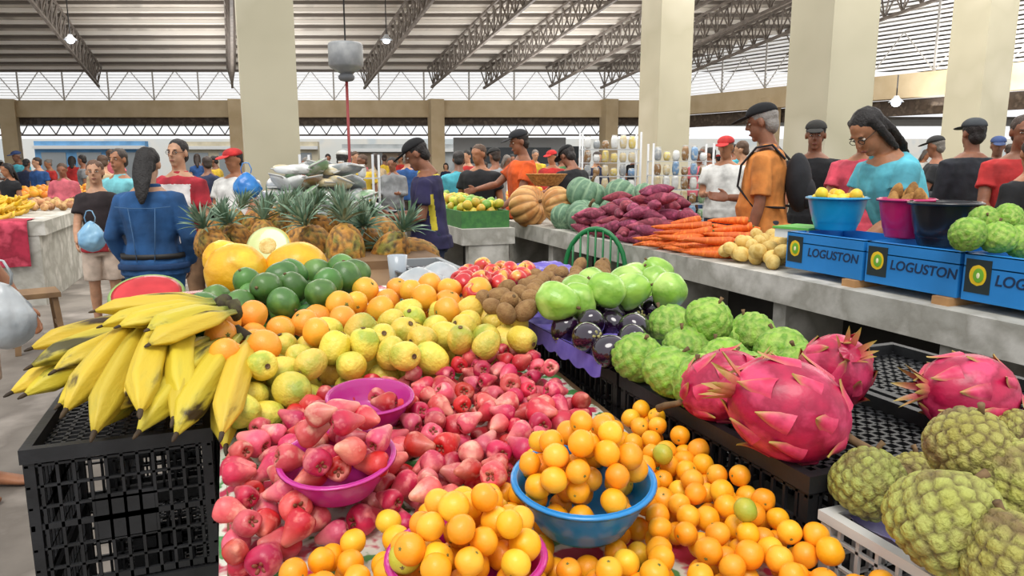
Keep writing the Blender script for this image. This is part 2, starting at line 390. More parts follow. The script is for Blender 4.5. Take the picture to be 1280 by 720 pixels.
ATE=[proto('atemoya','atemoya',knobby(.062,110,.10,1.08,5,1.5,hp,.12,i*5+2),atm,[('stem',MB().tube([(0,0,.055),(.002,0,.072),(.006,.002,.08)],[.007,.005,.006],8),mbrown)]) for i in range(2)]
pim=M('pineapple_rind','#a87028','#7f7a34','#b98434',scale=16,rough=.6,bump=.4,bs=120,rnd=.18,attr='#382a18')
leafm=M('pineapple_leaf','#748f76','#9cae96','#5c7860',scale=14,rough=.55,rnd=.12,stretch=(1,1,.3))
def leafstrip(b,base,dr,L,w,curl,up=Vector((0,0,1)),seg=6,k=None,cup=.25):
    dr=dr.normalized(); a=up.cross(dr); a=a.normalized() if a.length>.01 else Vector((1,0,0)); nn=dr.cross(a)
    vs=[];ks=[]
    for i in range(seg+1):
        t=i/seg; p=base+dr*L*t+up*(-curl*L*t*t) ; ww=w*(1-t**1.6)*(.75+.5*t)
        for j in (-1,0,1): vs.append(p+a*j*ww/2+nn*(abs(j)*ww*cup)); ks.append(t if k else 0.)
    fs=[]
    for i in range(seg):
        for j in (0,1): q=i*3+j; fs.append((q,q+1,q+4,q+3))
    b.add(vs,fs,ks)
def pcrown(seed):
    b=MB(); random.seed(seed)
    for i in range(42):
        a=i*2.4; ring=i/42; el=math.radians(34+50*ring)+rr(-.15,.15); L=.15-.03*ring+rr(-.03,.03)
        d=Vector((math.cos(a)*math.cos(el),math.sin(a)*math.cos(el),math.sin(el)))
        leafstrip(b,Vector((0,0,.125+.04*ring))+Vector((d.x,d.y,0))*.014,d,L,.019,.25*(1-ring)+rr(0,.15))
    return b
PIN=[proto('pineapple','pineapple',knobby(.071,130,.10,1.7,4,1.2,lambda p:1-.1*p.z**4,.02,i),pim,[('crown',pcrown(i+3),leafm)]) for i in range(2)]
def dragon(seed):
    b=MB(); random.seed(seed)
    b.sph(lambda u,t:tuple(Vector((.058*math.sin(PI*t)*math.cos(u),.058*math.sin(PI*t)*math.sin(u),-.07*math.cos(PI*t)))*(1+.05*noise.noise(Vector((math.cos(u)*1.5+seed,math.sin(u)*1.5,t*4))))),36,26)
    s=MB()
    for i,p in enumerate(fib(24)):
        if p.z>.9 or p.z<-.9: continue
        base=Vector((p.x*.058,p.y*.058,p.z*.069)); nrm=Vector((p.x/.058,p.y/.058,p.z/.07)).normalized()
        up=(Vector((0,0,1))-nrm*nrm.z).normalized(); L=rr(.036,.050)*(1+.1*p.z)
        side=nrm.cross(up); vs=[];ks=[]; tw=rr(-.008,.008); lf=rr(.006,.016)
        for t_ in range(9):
            t=t_/8; ww=.0145*(1-t**1.25)+.0005; lift=lf*t**2.6
            for j in (-1,-.5,0,.5,1):
                q=base+up*L*(t-.35)+side*(j*ww+tw*t)
                qq=Vector((q.x/.058,q.y/.058,q.z/.07)); ln=max(.001,qq.length); q=q/ln
                q=q+nrm*(-.002+.0055*(1-abs(j)**2)*(1-t*.6)+lift); vs.append(q); ks.append(min(1,max(0,t-.6)*2.2+max(0,abs(j)-.6)*1.6*t))
        fs=[(r*5+c,r*5+c+1,r*5+c+6,r*5+c+5) for r in range(8) for c in range(4)]
        s.add(vs,fs,ks)
    tip=MB()
    for i in range(9):
        a=i*2.4; d=Vector((math.cos(a)*.5,math.sin(a)*.5,1)); leafstrip(tip,Vector((math.cos(a)*.014,math.sin(a)*.014,.060)),d,.042,.014,-.0,up=Vector((0,0,1)),seg=4,k=1)
    st=MB().tube([(0,0,-.06),(.004,0,-.08),(.014,.004,-.10),(.022,.004,-.115)],[.007,.005,.006,.007],8)
    return b,s,tip,st
dm=M('dragon_skin','#bc1849','#d8406c','#9c0f3c',scale=24,rough=.42,bump=.2,bs=60,coat=.1,detail=5)
ds=M('dragon_scale','#c41c4c','#a0123c','#d84068',scale=24,rough=.45,attr='#a8a048',bump=.15,bs=60,detail=5)
DRA=[]
for i in range(2):
    b,s,tp,st=dragon(i+11)
    DRA.append(proto('dragon_fruit','dragon fruit',b,dm,[('scales',s,ds),('tip_leaves',tp,ds),('stem',st,mbrown)]))
plm=M('plantain_skin','#d3b832','#3a2a14','#c9b43a',scale=18,rough=.55,bump=.3,bs=60,rnd=.1,hue=.01,stretch=(1,.18,1),lo=.50,hi=.66,detail=9,attr='#838a34')
plt=M('plantain_tip','#2e2318','#4a3a24',scale=40,rough=.8)
def plantain_mesh(seed,L=.33,R=.026):
    random.seed(seed); pts=[];rs=[];ks=[]
    for i in range(15):
        t=i/14; ang=1.0*t
        pts.append((0,-L*math.sin(ang*.95)/.85,-L*.24*(1-math.cos(ang*1.1))))
        r=R*min(1,.32+max(0,t-.08)*3.2)*(1 if t<.78 else max(.16,1-(t-.78)*3.7)); rs.append(r); ks.append(max(0,1-t*4)*.9+.15*(seed==1))
    b=MB().tube(pts,rs,20,k=ks,sides=5,sa=.12)
    tp=Vector(pts[-1]); dr=(tp-Vector(pts[-2])).normalized()
    return b,MB().tube([tp-dr*.004,tp+dr*.012,tp+dr*.020],[.0055,.0045,.002],8)
pbm=[]
for i in range(3):
    b,t=plantain_mesh(i,.34+.02*i,.0285+.001*i); pbm.append((b.mesh('plantain',plm),t.mesh('tip',plt)))
def hand(label,c,tip,n,fan,seed,layers=2,roll=0):
    random.seed(seed); c=P(*c); t=P(*tip); d=t-c; hd=math.hypot(d.x,d.y); L=hd/.36
    T=empty('plantain_bunch',c,0,label,'plantain bunch','ripening plantains on the black crate'); T.rotation_euler=(math.atan2(-(d.z+.03),hd),roll,math.atan2(d.y,d.x)+PI/2)
    MB().tube([(-.02*n*.5,.02,0),(0,.035,.012),(.02*n*.5,.02,0)],[(.012,.018),(.02,.022),(.012,.018)],10).build('crown',M('plantain_crown','#4e4a24','#2f2416',scale=30,rough=.8),T)
    for l in range(layers):
        for i in range(n):
            me,tm=pbm[(i+l)%3]; o=bpy.data.objects.new('plantain',me); COL.objects.link(o); o.parent=T
            u=(i-(n-1)/2); o.location=(u*.028+l*.014,.01,-.042*l+.012); o.rotation_euler=(rr(-.07,.07)+.14*l,rr(-.4,.4),u*fan+rr(-.05,.05)); o.scale=(1,L*rr(.88,1.06),L*.9)
            q=bpy.data.objects.new('tip',tm); COL.objects.link(q); q.parent=o
# =============== PILES
def inpoly(x,y,poly):
    r=False;j=len(poly)-1
    for i in range(len(poly)):
        a=poly[i];b=poly[j]
        if (a[1]>y)!=(b[1]>y) and x<(b[0]-a[0])*(y-a[1])/(b[1]-a[1])+a[0]: r=not r
        j=i
    return r
def pile(protos,poly,r,H,top,label,group,N=2500,maxn=200,sc=(.92,1.08),rot=None,hexstep=1.9,placed=None,inn=None,jit=.2,rscale=1.):
    xs=[p[0] for p in poly];ys=[p[1] for p in poly]; x0,x1,y0,y1=min(xs),max(xs),min(ys),max(ys)
    pl=placed if placed is not None else []
    mine=[]
    def drop(x,y):
        z=H(x,y)+r; zt=z
        for (a,b,zz,r2) in pl:
            dd=(a-x)**2+(b-y)**2; R2=(r+r2)*.97
            if dd<R2*R2:
                q=zz+math.sqrt(R2*R2-dd); 
                if q>z: z=q
                zt=max(zt,zz)
        return z,zt
    y=y0;row=0
    while y<=y1:
        x=x0+(row%2)*r*hexstep/2
        while x<=x1:
            xx=x+rr(-jit,jit)*r;yy=y+rr(-jit,jit)*r
            if inpoly(xx,yy,poly) and (not inn or inn(xx,yy)):
                z,_=drop(xx,yy)
                if z<=top(xx,yy)+r*.5 and z<=H(xx,yy)+r*1.9: pl.append((xx,yy,z,r)); mine.append((xx,yy,z))
            x+=r*hexstep
        y+=r*hexstep*.87; row+=1
    for _ in range(N):
        if len(mine)>=maxn: break
        xx=rr(x0,x1);yy=rr(y0,y1)
        if not inpoly(xx,yy,poly) or (inn and not inn(xx,yy)): continue
        z,zt=drop(xx,yy)
        if z<=top(xx,yy) and z<=zt+1.62*r: pl.append((xx,yy,z,r)); mine.append((xx,yy,z))
    for (x,y,z) in mine[:maxn]:
        p=random.choice(protos) if isinstance(protos,list) else protos
        dup(p,(x,y,z),rot() if rot else rot_any(),rr(*sc)*rscale,label,group)
    return pl
def TH(y): return .86+.075*(y-.8)
HF=lambda x,y:TH(y)
def PH(px,py,off=.03):
    z=.9
    for _ in range(12): q=P(px,py,z); z=min(1.3,TH(q.y)+off)
    return (q.x,q.y)
def polyH(l,off=.03): return [PH(a,b,off) for a,b in l]
TX0,TX1,TY0,TY1=-.04,.83,.45,4.8
wood=M('table_wood','#6b5138','#8a6d4c',scale=5,rough=.8,stretch=(1,.2,1))
T=empty('display_table',(.4,2.5,0),0,'long sloping wooden display table under the fruit and floral cloth','table')
t=MB(); t.add([(TX0-.4,TY0-2.5,TH(TY0)-.04),(TX1-.4,TY0-2.5,TH(TY0)-.04),(TX1-.4,TY1-2.5,TH(TY1)-.04),(TX0-.4,TY1-2.5,TH(TY1)-.04),(TX0-.4,TY0-2.5,TH(TY0)-.008),(TX1-.4,TY0-2.5,TH(TY0)-.008),(TX1-.4,TY1-2.5,TH(TY1)-.008),(TX0-.4,TY1-2.5,TH(TY1)-.008)],[(3,2,1,0),(4,5,6,7),(0,1,5,4),(1,2,6,5),(2,3,7,6),(3,0,4,7)])
t.build('tabletop',wood,T,False)
for x in (TX0+.08,TX1-.08):
    for y in (TY0+.1,2.5,TY1-.1):
        MB().box(x-.03-.4,y-.03-2.5,0,x+.03-.4,y+.03-2.5,TH(y)-.04).build('leg',wood,T,False)
cv=[];cf=[];nx,ny=40,90
for j in range(ny):
    y=TY0-.02+(2.9-TY0)*j/(ny-1)
    for i in range(nx):
        s=i/(nx-1)*1.4-.55
        if s<0: x=TX0-.012-.018*abs(math.sin(y*14+.6*math.sin(y*5)))*min(1,-s*4); z=TH(y)+s*.98
        else: x=TX0+min(s,.86); z=TH(y)-.004+.002*math.sin(y*60)
        cv.append((x,y,z))
for j in range(ny-1):
    for i in range(nx-1): cf.append((j*nx+i,j*nx+i+1,(j+1)*nx+i+1,(j+1)*nx+i))
o=MB().add(cv,cf).build('floral_tablecloth',M('floral_cloth','#b8324f','#cfd6c4','#dcdacb',scale=16,rough=.6,lo=.42,hi=.54,detail=3,coat=.3))
tag(o,'white plastic tablecloth with pink and green flowers hanging off the table side','tablecloth')
nt=o.data.materials[0].node_tree
rmp=[n for n in nt.nodes if n.type=='VALTORGB'][0].color_ramp; e=rmp.elements.new(.55); e.color=hx('#cfd6c4'); e=rmp.elements.new(.58); e.color=hx('#4f8a4c')
def bowl(label,c,R,h,col,tilt=(0,0),rimz=True,name='plastic_bowl',group=None):
    T=empty(name,(c[0],c[1],c[2]-h),0,label,'bowl',group); T.rotation_euler=(tilt[0],tilt[1],0)
    m=M('plastic_'+col.strip('#'),col,rough=.3,coat=.3,sss=.1)
    pr=[(0,0),(R*.6,0),(R*.68,.004),(R*.86,h*.5),(R*.96,h*.92),(R*.985,h*.985),(R*.955,h*.97),(R*.84,h*.5),(R*.66,.009),(0,.007)]
    MB().rev(pr,40,sub=2).build('bowl_body',m,T)
    rm=MB(); k=40; vs=[];fs=[]
    for i in range(k):
        a=2*PI*i/k
        for (q,z) in ((.97,h*.97),(1.045,h*.96),(1.06,h*.93),(1.05,h*.99),(.97,h)): vs.append((R*q*math.cos(a),R*q*math.sin(a),z))
    for i in range(k):
        for j in range(5): a=i*5+j;b=i*5+(j+1)%5; c_=((i+1)%k)*5+(j+1)%5; d=((i+1)%k)*5+j; fs.append((a,d,c_,b))
    rm.add(vs,fs).build('rim',m,T)
    return (c[0],c[1],c[2]-h,R,h)
def bowlfill(bw,protos,r,label,group,heap=.06,maxn=60,rot=None,rscale=1.,N=4500):
    x0,y0,zb,R,h=bw
    H=lambda x,y:(zb+.01+h*max(0,(math.hypot(x-x0,y-y0)/R-.62)/.38)*.9)
    top=lambda x,y:zb+h+heap*(1-(math.hypot(x-x0,y-y0)/R)**2)
    poly=[(x0+math.cos(i*PI/8)*(R-r*.7),y0+math.sin(i*PI/8)*(R-r*.7)) for i in range(16)]
    pile(protos,poly,r,H,top,label,group,N=N,maxn=maxn,rot=rot,rscale=rscale)
bB=bowl('blue plastic bowl heaped with small oranges',P(729,592,1.01),.110,.08,'#1f86c9',(.1,-.05))
bP=bowl('pink plastic bowl heaped with small oranges at the front',P(583,690,.99),.103,.07,'#c2268a')
bJ=bowl('magenta plastic bowl holding rose apples',P(423,566,1.015),.094,.06,'#c02f8e',(.14,-.06))
bK=bowl('nearly empty magenta plastic bowl behind the filled one',P(462,492,1.02),.088,.06,'#b52a86',(.12,0))
ex=[(bB[0],bB[1],.115),(bP[0],bP[1],.12),(bJ[0],bJ[1],.09),(bK[0],bK[1],.075)]
def near(x,y,m=0): 
    return any(math.hypot(x-a,y-b)<r+m for a,b,r in ex)
PL=[]
pile(ORG,[(.0,.88),(.02,.97),(.08,1.03),(.2,1.06),(.33,1.06),(.45,1.14),(.60,1.24),(.815,1.30),(.815,.60),(.62,.62),(.3,.74)],RO,HF,lambda x,y:TH(y)+(.028 if near(x,y) else .062+.03*max(0,(x-.2))),'small round orange citrus fruit in the loose front pile','loose small oranges on the cloth',maxn=420,placed=PL,N=14000,hexstep=1.8,inn=lambda x,y:math.hypot(x-bP[0],y-bP[1])>.06 and math.hypot(x-bB[0],y-bB[1])>.06)
for (px,py) in ((828,582),(930,662),(612,640)):
    x,y=PH(px,py,.07); z=max([q[2]+.024 for q in PL if math.hypot(q[0]-x,q[1]-y)<.03]+[TH(y)+.03])
    dup(LIM,(x,y,z+.008),rot_any(),1,'green lime lying among the loose small oranges','limes among the small oranges')
bowlfill(bB,ORG,RO,'small orange heaped in the blue bowl','small oranges in the blue bowl',.085,80)
bowlfill(bP,ORG,RO,'small orange heaped in the pink front bowl','small oranges in the pink front bowl',.085,80)
dup(LIM,(bP[0]-.085,bP[1]-.01,bP[2]+bP[4]+.015),rot_any(),1.1,'green lime at the edge of the pink front bowl of oranges')
jpoly=polyH([(284,700),(286,620),(298,560),(334,528),(400,505),(470,480),(560,470),(645,448),(690,480),(750,540),(720,560),(650,620),(560,630),(470,636),(380,660),(330,695)],.05)
def jrot(): return Euler((rr(0,2*PI),rr(.8,2.4),rr(0,2*PI)))
pile(JAM,jpoly,.0228,HF,lambda x,y:TH(y)+(.03 if near(x,y,-.01) else .065+.05*max(0,x-.1)),'pink red rose apple in the loose heap around the magenta bowls','loose rose apples',N=9000,maxn=350,sc=(.85,1.2),placed=PL,rot=jrot,hexstep=1.72,inn=lambda x,y:math.hypot(x-bK[0],y-bK[1])>.085 and math.hypot(x-bJ[0],y-bJ[1])>.05)
bowlfill(bJ,JAM,.024,'pink red rose apple piled in the magenta bowl','rose apples in the magenta bowl',.085,34,rot=jrot)
dup(JAM[0],(bK[0]+.03,bK[1]-.01,bK[2]+.04),jrot(),1,'single pink red rose apple lying in the nearly empty magenta bowl')
gpoly=polyH([(280,540),(274,490),(330,455),(430,425),(520,405),(590,396),(640,402),(652,440),(652,470),(560,486),(480,488),(400,505),(330,530)],.085)
GL=list(PL)
pile(GUA,gpoly,.036,HF,lambda x,y:TH(y)+(.13 if y>1.65 else .085),'yellow green guava in the heap behind the rose apples','yellow guavas',N=8000,maxn=170,sc=(.9,1.12),placed=GL,hexstep=1.8,inn=lambda x,y:math.hypot(x-bK[0],y-bK[1])>.13 and x>TX0+.03)
mpoly=polyH([(270,470),(280,415),(400,395),(470,372),(560,368),(612,384),(612,400),(500,412),(400,434),(330,452)],.11)
pile(MAN,mpoly,.041,HF,lambda x,y:TH(y)+.155,'orange and yellow mottled citrus behind the guavas','large mottled oranges',N=4000,maxn=74,placed=GL,sc=(.85,1.05),inn=lambda x,y:x<.60 or y<2.4)
apoly=polyH([(248,425),(254,388),(330,360),(420,346),(462,356),(450,378),(400,390),(285,416)],.12)
pile(AVO,apoly,.046,HF,lambda x,y:TH(y)+.18,'smooth green avocado behind the oranges','green avocados',N=3500,maxn=42,placed=GL,sc=(.88,1.08))
# =============== CRATES
blackp=M('black_plastic','#17181a','#232427',scale=12,rough=.5,bump=.1,bs=50)
def crate(label,x0,y0,z0,lx,ly,h,mat=blackp,group=None,top=False,panel=True,st=.028):
    T=empty('plastic_crate',(x0+lx/2,y0+ly/2,z0),0,label,'crate',group)
    X,Y=lx/2,ly/2; b=MB()
    for sx in (-1,1):
        for sy in (-1,1): b.box(sx*X-(.02 if sx>0 else 0),sy*Y-(.02 if sy>0 else 0),0,sx*X+(0 if sx>0 else .02),sy*Y+(0 if sy>0 else .02),h-.02)
    def side(L,fn):
        n=max(6,int(L/st))
        for i in range(1,n):
            u=-L/2+L*i/n; b.box(*fn(u-.003,0,u+.003,h-.02))
        m=6
        for j in range(m+1):
            z=(h-.04)*j/m; t=.014 if j in (0,) else (.012 if j==3 else .005); b.box(*fn(-L/2,z,L/2,z+t))
        if panel: b.box(*fn(-L*.16,h*.3,L*.16,h*.62))
    side(lx,lambda u0,z0,u1,z1:(u0,-Y+.002,z0,u1,-Y+.009,z1)); side(lx,lambda u0,z0,u1,z1:(u0,Y-.009,z0,u1,Y-.002,z1))
    side(ly,lambda u0,z0,u1,z1:(-X+.002,u0,z0,-X+.009,u1,z1)); side(ly,lambda u0,z0,u1,z1:(X-.009,u0,z0,X-.002,u1,z1))
    b.build('basket',mat,T,False)
    r=MB(); rh=.03 if panel else .016
    for (a,c,d,e) in ((-X-.004,-Y-.004,X+.004,-Y+.016),(-X-.004,Y-.016,X+.004,Y+.004),(-X-.004,-Y+.016,-X+.016,Y-.016),(X-.016,-Y+.016,X+.004,Y-.016)): r.box(a,c,h-rh,d,e,h)
    r.build('rim',mat,T,False)
    g=MB(); zz=h-.035 if top else .004
    for i in range(int(lx/.028)): u=-X+.02+i*.028; g.box(u,-Y+.01,zz,u+.009,Y-.01,zz+.008)
    for i in range(int(ly/.028)): u=-Y+.02+i*.028; g.box(-X+.01,u,zz,X-.01,u+.009,zz+.008)
    g.build('lattice_lid' if top else 'lattice_floor',mat,T,False)
    return T
names=['topmost','middle','bottom']
for k in range(3):
    crate('black plastic crate under the plantains, %s of its stack'%names[k],-.415,1.60,.95-.315*(k+1),.345,.46,.31,top=(k==0),group='crates under the plantains')
for k in range(3):
    crate('black plastic crate under the cut watermelon, %s of its stack'%names[k],-.36,2.10,.95-.315*(k+1),.29,.6,.31,top=(k==0),group='crates under the watermelon')
plc=M('plinth_conc','#33302c','#45413c',scale=4,rough=.9)
o=MB().box(.845,.2,0,1.31,2.9,.66).build('low_plinth',plc,None,False); tag(o,'low dark concrete plinth under the right row of crates','plinth')
for k,(y0,l) in enumerate((( .85,.61),(1.48,.61),(2.11,.62))):
    crate(['black crate under the dragon fruit','black crate under the purple tray of small aubergines','black crate under the red apples'][k],.85,y0,.665,.45,l,.335,top=True,group='black crates in the right row')
crate('black crate under the single dragon fruit at right',1.325,.85,.665,.40,.61,.335,top=True)
o=MB().box(1.33,.3,0,1.8,1.5,.66).build('low_plinth',plc,None,False); tag(o,'low concrete plinth below the rightmost black crate','plinth')
for i,(x,y,z) in enumerate(((1.85,2.1,0),(1.85,2.75,0),(1.9,3.4,0),(1.85,2.1,.32),(1.85,2.75,.32),(1.95,1.4,0))):  # crates added so the shaded aisle floor reads dark
    crate(['black crate on the floor of the dark aisle, nearest the dragon fruit','black crate on the aisle floor in the middle of the row','black crate on the aisle floor, farthest of the row','black crate on top of the nearest aisle crate','black crate on top of the middle aisle crate','black crate on the aisle floor below the blue cartons'][i],x,y,z,.4,.6,.31)
whitep=M('white_plastic','#d0d0cc',rough=.4)
crate('white open slatted plastic crate full of atemoyas at the front right',.85,.22,.665,.56,.60,.29,whitep,panel=False,st=.034)
def liner(label,x0,y0,x1,y1,z,mat,name='plastic_liner'):
    b=MB(); vs=[];fs=[];nx=30;ny=30
    for j in range(ny+1):
        for i in range(nx+1):
            u=i/nx;v=j/ny; e=min(u,1-u,v,1-v); zz=z-.07*min(1,e*8)+.02*noise.noise(Vector((u*9,v*9,3)))+.01*noise.noise(Vector((u*25,v*25,7)))
            vs.append((x0+(x1-x0)*u,y0+(y1-y0)*v,zz))
    for j in range(ny):
        for i in range(nx): a=j*(nx+1)+i; fs.append((a,a+1,a+nx+2,a+nx+1))
    o=b.add(vs,fs).build(name,mat); tag(o,label,'plastic sheet'); return o
liner('crumpled lilac plastic liner inside the white crate',.87,.25,1.39,.80,.955,M('lilac_plastic','#8c85b8','#a9a3cc',scale=12,rough=.3,bump=.4,bs=20))
# =============== RIGHT ROW GOODS
def openbox(label,x0,y0,z0,x1,y1,z1,mat,name='cardboard_box',cat='box',th=.006):
    b=MB(); b.box(x0,y0,z0,x1,y1,z0+th); b.box(x0,y0,z0+th,x1,y0+th,z1); b.box(x0,y1-th,z0+th,x1,y1,z1); b.box(x0,y0+th,z0+th,x0+th,y1-th,z1); b.box(x1-th,y0+th,z0+th,x1,y1-th,z1)
    o=b.build(name,mat,None,False); tag(o,label,cat); return o
openbox('shallow cardboard fruit box under the red apples',.80,2.13,1.0,1.26,2.72,1.06,M('printed_card','#c9a885','#a94f34',scale=9,rough=.8,lo=.55,hi=.7))
pur=M('purple_foam','#7a6bc2','#6859b4',scale=30,rough=.5,coat=.2)
def tray(label,x0,y0,x1,y1,z):
    vs=[];fs=[];nx=48;ny=64
    for j in range(ny+1):
        for i in range(nx+1):
            u=i/nx;v=j/ny;x=x0+(x1-x0)*u;y=y0+(y1-y0)*v
            c=abs(math.sin((x-x0)*PI/.085))*abs(math.sin((y-y0)*PI/.085)); e=min(u,1-u)*8; e2=min(v,1-v)*8
            vs.append((x,y,z+.036-.032*c*min(1,e+.2)*min(1,e2+.2)))
    for j in range(ny):
        for i in range(nx): a=j*(nx+1)+i; fs.append((a,a+1,a+nx+2,a+nx+1))
    o0=len(vs)
    for j in range(ny+1):
        y=y0+(y1-y0)*j/ny; vs.append((x0-.004,y,z+.036)); vs.append((x0-.008,y,z-.002-.012*abs(math.sin((y-y0)*PI/.085))))
    for j in range(ny): a=o0+j*2; fs.append((a,a+1,a+3,a+2))
    o=MB().add(vs,fs).build('fruit_tray',pur); tag(o,label,'tray'); return o
tray('purple moulded fruit tray under the small aubergines',.80,1.46,1.30,2.10,1.004)
tray('purple moulded fruit tray under the kiwis and apples',.79,2.115,1.27,2.76,1.060)
def PZ(l,z): return [tuple(P(a,b,z)[:2]) for a,b in l]
TT=[]
pile(APP,PZ([(562,354),(600,330),(650,325),(668,342),(640,350),(600,367)],1.11),.030,lambda x,y:1.075,lambda x,y:1.16,'red and yellow apple at the far end of the purple tray','red apples',N=1500,maxn=22,placed=TT)
pile(PLU,PZ([(692,408),(720,392),(790,384),(838,388),(815,412),(772,442),(750,436)],1.065),.037,lambda x,y:1.02,lambda x,y:1.09,'small glossy dark purple aubergine in the near purple tray','small aubergines',N=1500,maxn=14,placed=TT,sc=(.95,1.1))
pile(KIW,PZ([(596,378),(630,352),(665,332),(758,336),(770,348),(720,362),(665,390),(640,396)],1.10),.029,lambda x,y:1.07,lambda x,y:1.13,'brown fuzzy kiwi between apples and green guavas','kiwis',N=3500,maxn=42,placed=TT)
pile(GRE,PZ([(672,392),(694,378),(740,362),(820,354),(850,382),(790,384),(705,394)],1.10),.046,lambda x,y:1.05,lambda x,y:1.15,'pale green guava on the purple tray','pale green guavas',N=1500,maxn=14,placed=TT,rscale=1.08)
random.seed(21)
for i,(px,py,z) in enumerate(((797,447,1.055),(838,466,1.055),(858,436,1.055),(905,452,1.055),(838,408,1.07),(886,400,1.12),(940,417,1.07),(976,441,1.055),(900,425,1.05),(930,470,1.055),(880,480,1.055),(1005,462,1.055))):
    p=P(px,py,z); dup(CUS[i%2],p,(rr(-.6,.6),rr(-.6,.6),rr(0,6)),rr(.95,1.12),'green knobbly sugar apple behind the dragon fruit','sugar apples')
lab=['dragon fruit leaning at the left of the cluster','largest dragon fruit lying at the front of the cluster','dragon fruit behind the largest one with upright scales','lone dragon fruit with dried stem at the far right']
for i,(px,py,z,ro,s) in enumerate(((903,482,1.065,(1.1,.3,.9),1.2),(986,512,1.08,(1.15,.35,-2.3),1.5),(1042,465,1.08,(.7,.5,-.9),1.25),(1210,492,1.07,(1.45,0,-1.95),1.3))):
    dup(DRA[i%2],P(px,py,z),ro,s,lab[i],'dragon fruit')
for i,(px,py,z,s,l) in enumerate(((1086,605,1.0,.88,'atemoya nearest the dragon fruit, at the left of the crate'),(1182,655,1.03,1.08,'largest atemoya in the white crate, front centre'),(1212,560,1.09,.88,'brownish atemoya topmost on the white crate heap'),(1278,612,1.05,1.02,'brown tinged atemoya cut by the right edge of the photo'),(1272,545,1.02,.7,'small green atemoya behind the heap at the right'),(1272,708,1.02,.95,'pale green atemoya in the bottom right corner'),(1146,604,.96,.8,'atemoya wedged low in the middle of the crate'),(1235,640,.97,.88,'atemoya wedged beneath the right side of the heap'))):
    dup(ATE[i%2],P(px,py,z),(rr(-.5,.5),rr(-.5,.5),rr(0,6)),s,l,'atemoyas')
# =============== LEFT: plantains, watermelon, melons, pineapples
hand('plantain bunch lying along the left side of the crate',(195,430,1.03),(34,500,.99),4,.10,5,1)
hand('plantain bunch stretching left over the crate',(215,405,1.08),(42,464,1.04),4,.10,3,1,.15)
hand('plantain bunch under the centre bunch pointing to the front',(235,440,1.02),(150,532,.985),4,.12,7,1)
hand('plantain bunch pointing down to the left at the front of the crate',(212,396,1.12),(112,542,.995),4,.10,1,1,-.15)
hand('plantain bunch pointing to the near right corner of the crate',(290,428,1.07),(186,546,.995),4,.12,2,1,.1)
hand('plantain bunch lying beneath the near right bunch',(262,432,1.02),(224,536,.985),3,.12,12,1,.1)
hand('upper plantain bunch with its crown by the watermelon',(262,384,1.15),(112,402,1.14),3,.10,4,1)
hand('short plantain bunch on top at the back of the pile',(278,392,1.14),(160,430,1.12),3,.13,9,1,.2)
openbox('small wooden tray raising the cut watermelon',-.34,2.30,.952,-.09,2.65,1.06,M('pale_block','#b98d5c','#a57a50',scale=9,rough=.8),'wooden_tray','tray')
def wedge():
    T=empty('cut_watermelon',P(184,368,1.12),.3,'cut red watermelon piece wrapped in clear film behind the plantains','watermelon'); T.rotation_euler=(math.radians(34),math.radians(-6),.2)
    R=.088; b=MB(); b.sph(lambda u,t:(R*1.2*math.sin(PI*t/2)*math.cos(u),R*math.sin(PI*t/2)*math.sin(u),-R*.75*math.cos(PI*t/2)) if t<1 else (0,0,0),32,14)
    b.build('rind',M('melon_rind','#2f6b2f','#6f9e4a',scale=14,rough=.4,stretch=(1,6,1)),T)
    MB().ell((0,0,0),(R*1.18,R*.98,.005),32,6).build('white_edge',plain('#9fc070'),T)
    MB().ell((0,0,.004),(R*1.08,R*.88,.007),32,6).build('flesh',M('melon_flesh','#b3101c','#cc2a30',scale=14,rough=.35,coat=.2),T)
wedge()
T=empty('wrapped_watermelon',P(236,366,1.13),.2,'film wrapped watermelon wedge with green rind beside the melons','watermelon')
v=[];f=[]
for j in range(13):
    a=PI*j/12
    for y in (-.02,.02): v.append((.06*math.cos(a),y,-.045*math.sin(a)))
f=[(2*j,2*j+1,2*j+3,2*j+2) for j in range(12)]
MB().add(v,f).build('rind',MC['melon_rind'],T)
v2=[(x*.94,y*1.02,z*.9+.001) for x,y,z in v]; f2=[tuple(range(0,26,2)),tuple(range(25,0,-2)),(0,1,25,24)]
MB().add(v2,f2).build('flesh',M('wrapped_flesh','#cf5a5c','#dd8a80',scale=16,rough=.15,coat=.9),T,False)
o=MB().rev([(0,-.05),(.06,-.05),(.1,-.01),(.08,.03),(.03,.05),(0,.045)],24,mod=lambda u,t:1+.25*math.cos(2*u),sub=3).build('wrapped_fruit_pack',M('pink_pack','#d98a84','#e6b4a8',scale=16,rough=.15,coat=.8)); o.location=P(168,384,1.13); o.scale=(.4,.4,.35); tag(o,'small wrapped pack of pale pink fruit pieces leaning on the watermelon','fruit pack')
mel=M('melon_skin','#eeb41a','#f4ca34','#e2a414',scale=10,rough=.45,bump=.4,bs=40,rnd=.08,coat=.1)
MEL=proto('yellow_melon','melon',MB().rev([(0,-.1),(.05,-.095),(.085,-.05),(.095,0),(.085,.05),(.045,.092),(0,.098)],32,mod=lambda u,t:1+.012*math.cos(10*u),sub=4),mel,[('stem',MB().tube([(0,0,.095),(.004,0,.115)],[.006,.007],8),mbrown)])
for i,(px,py,z,s,l) in enumerate(((296,342,1.13,1.1,'large yellow melon at the left beneath the cut melon'),(372,338,1.13,1.05,'yellow melon on the right of the melon group'),(322,350,1.10,.8,'yellow melon in front, partly hidden by avocados'),(280,325,1.11,.85,'yellow melon at the back left'),(335,330,1.08,.8,'yellow melon directly under the cut melon half'))):
    dup(MEL,P(px,py,z),(1.4,rr(-.4,.4),1.2*i),s,l,'yellow melons')
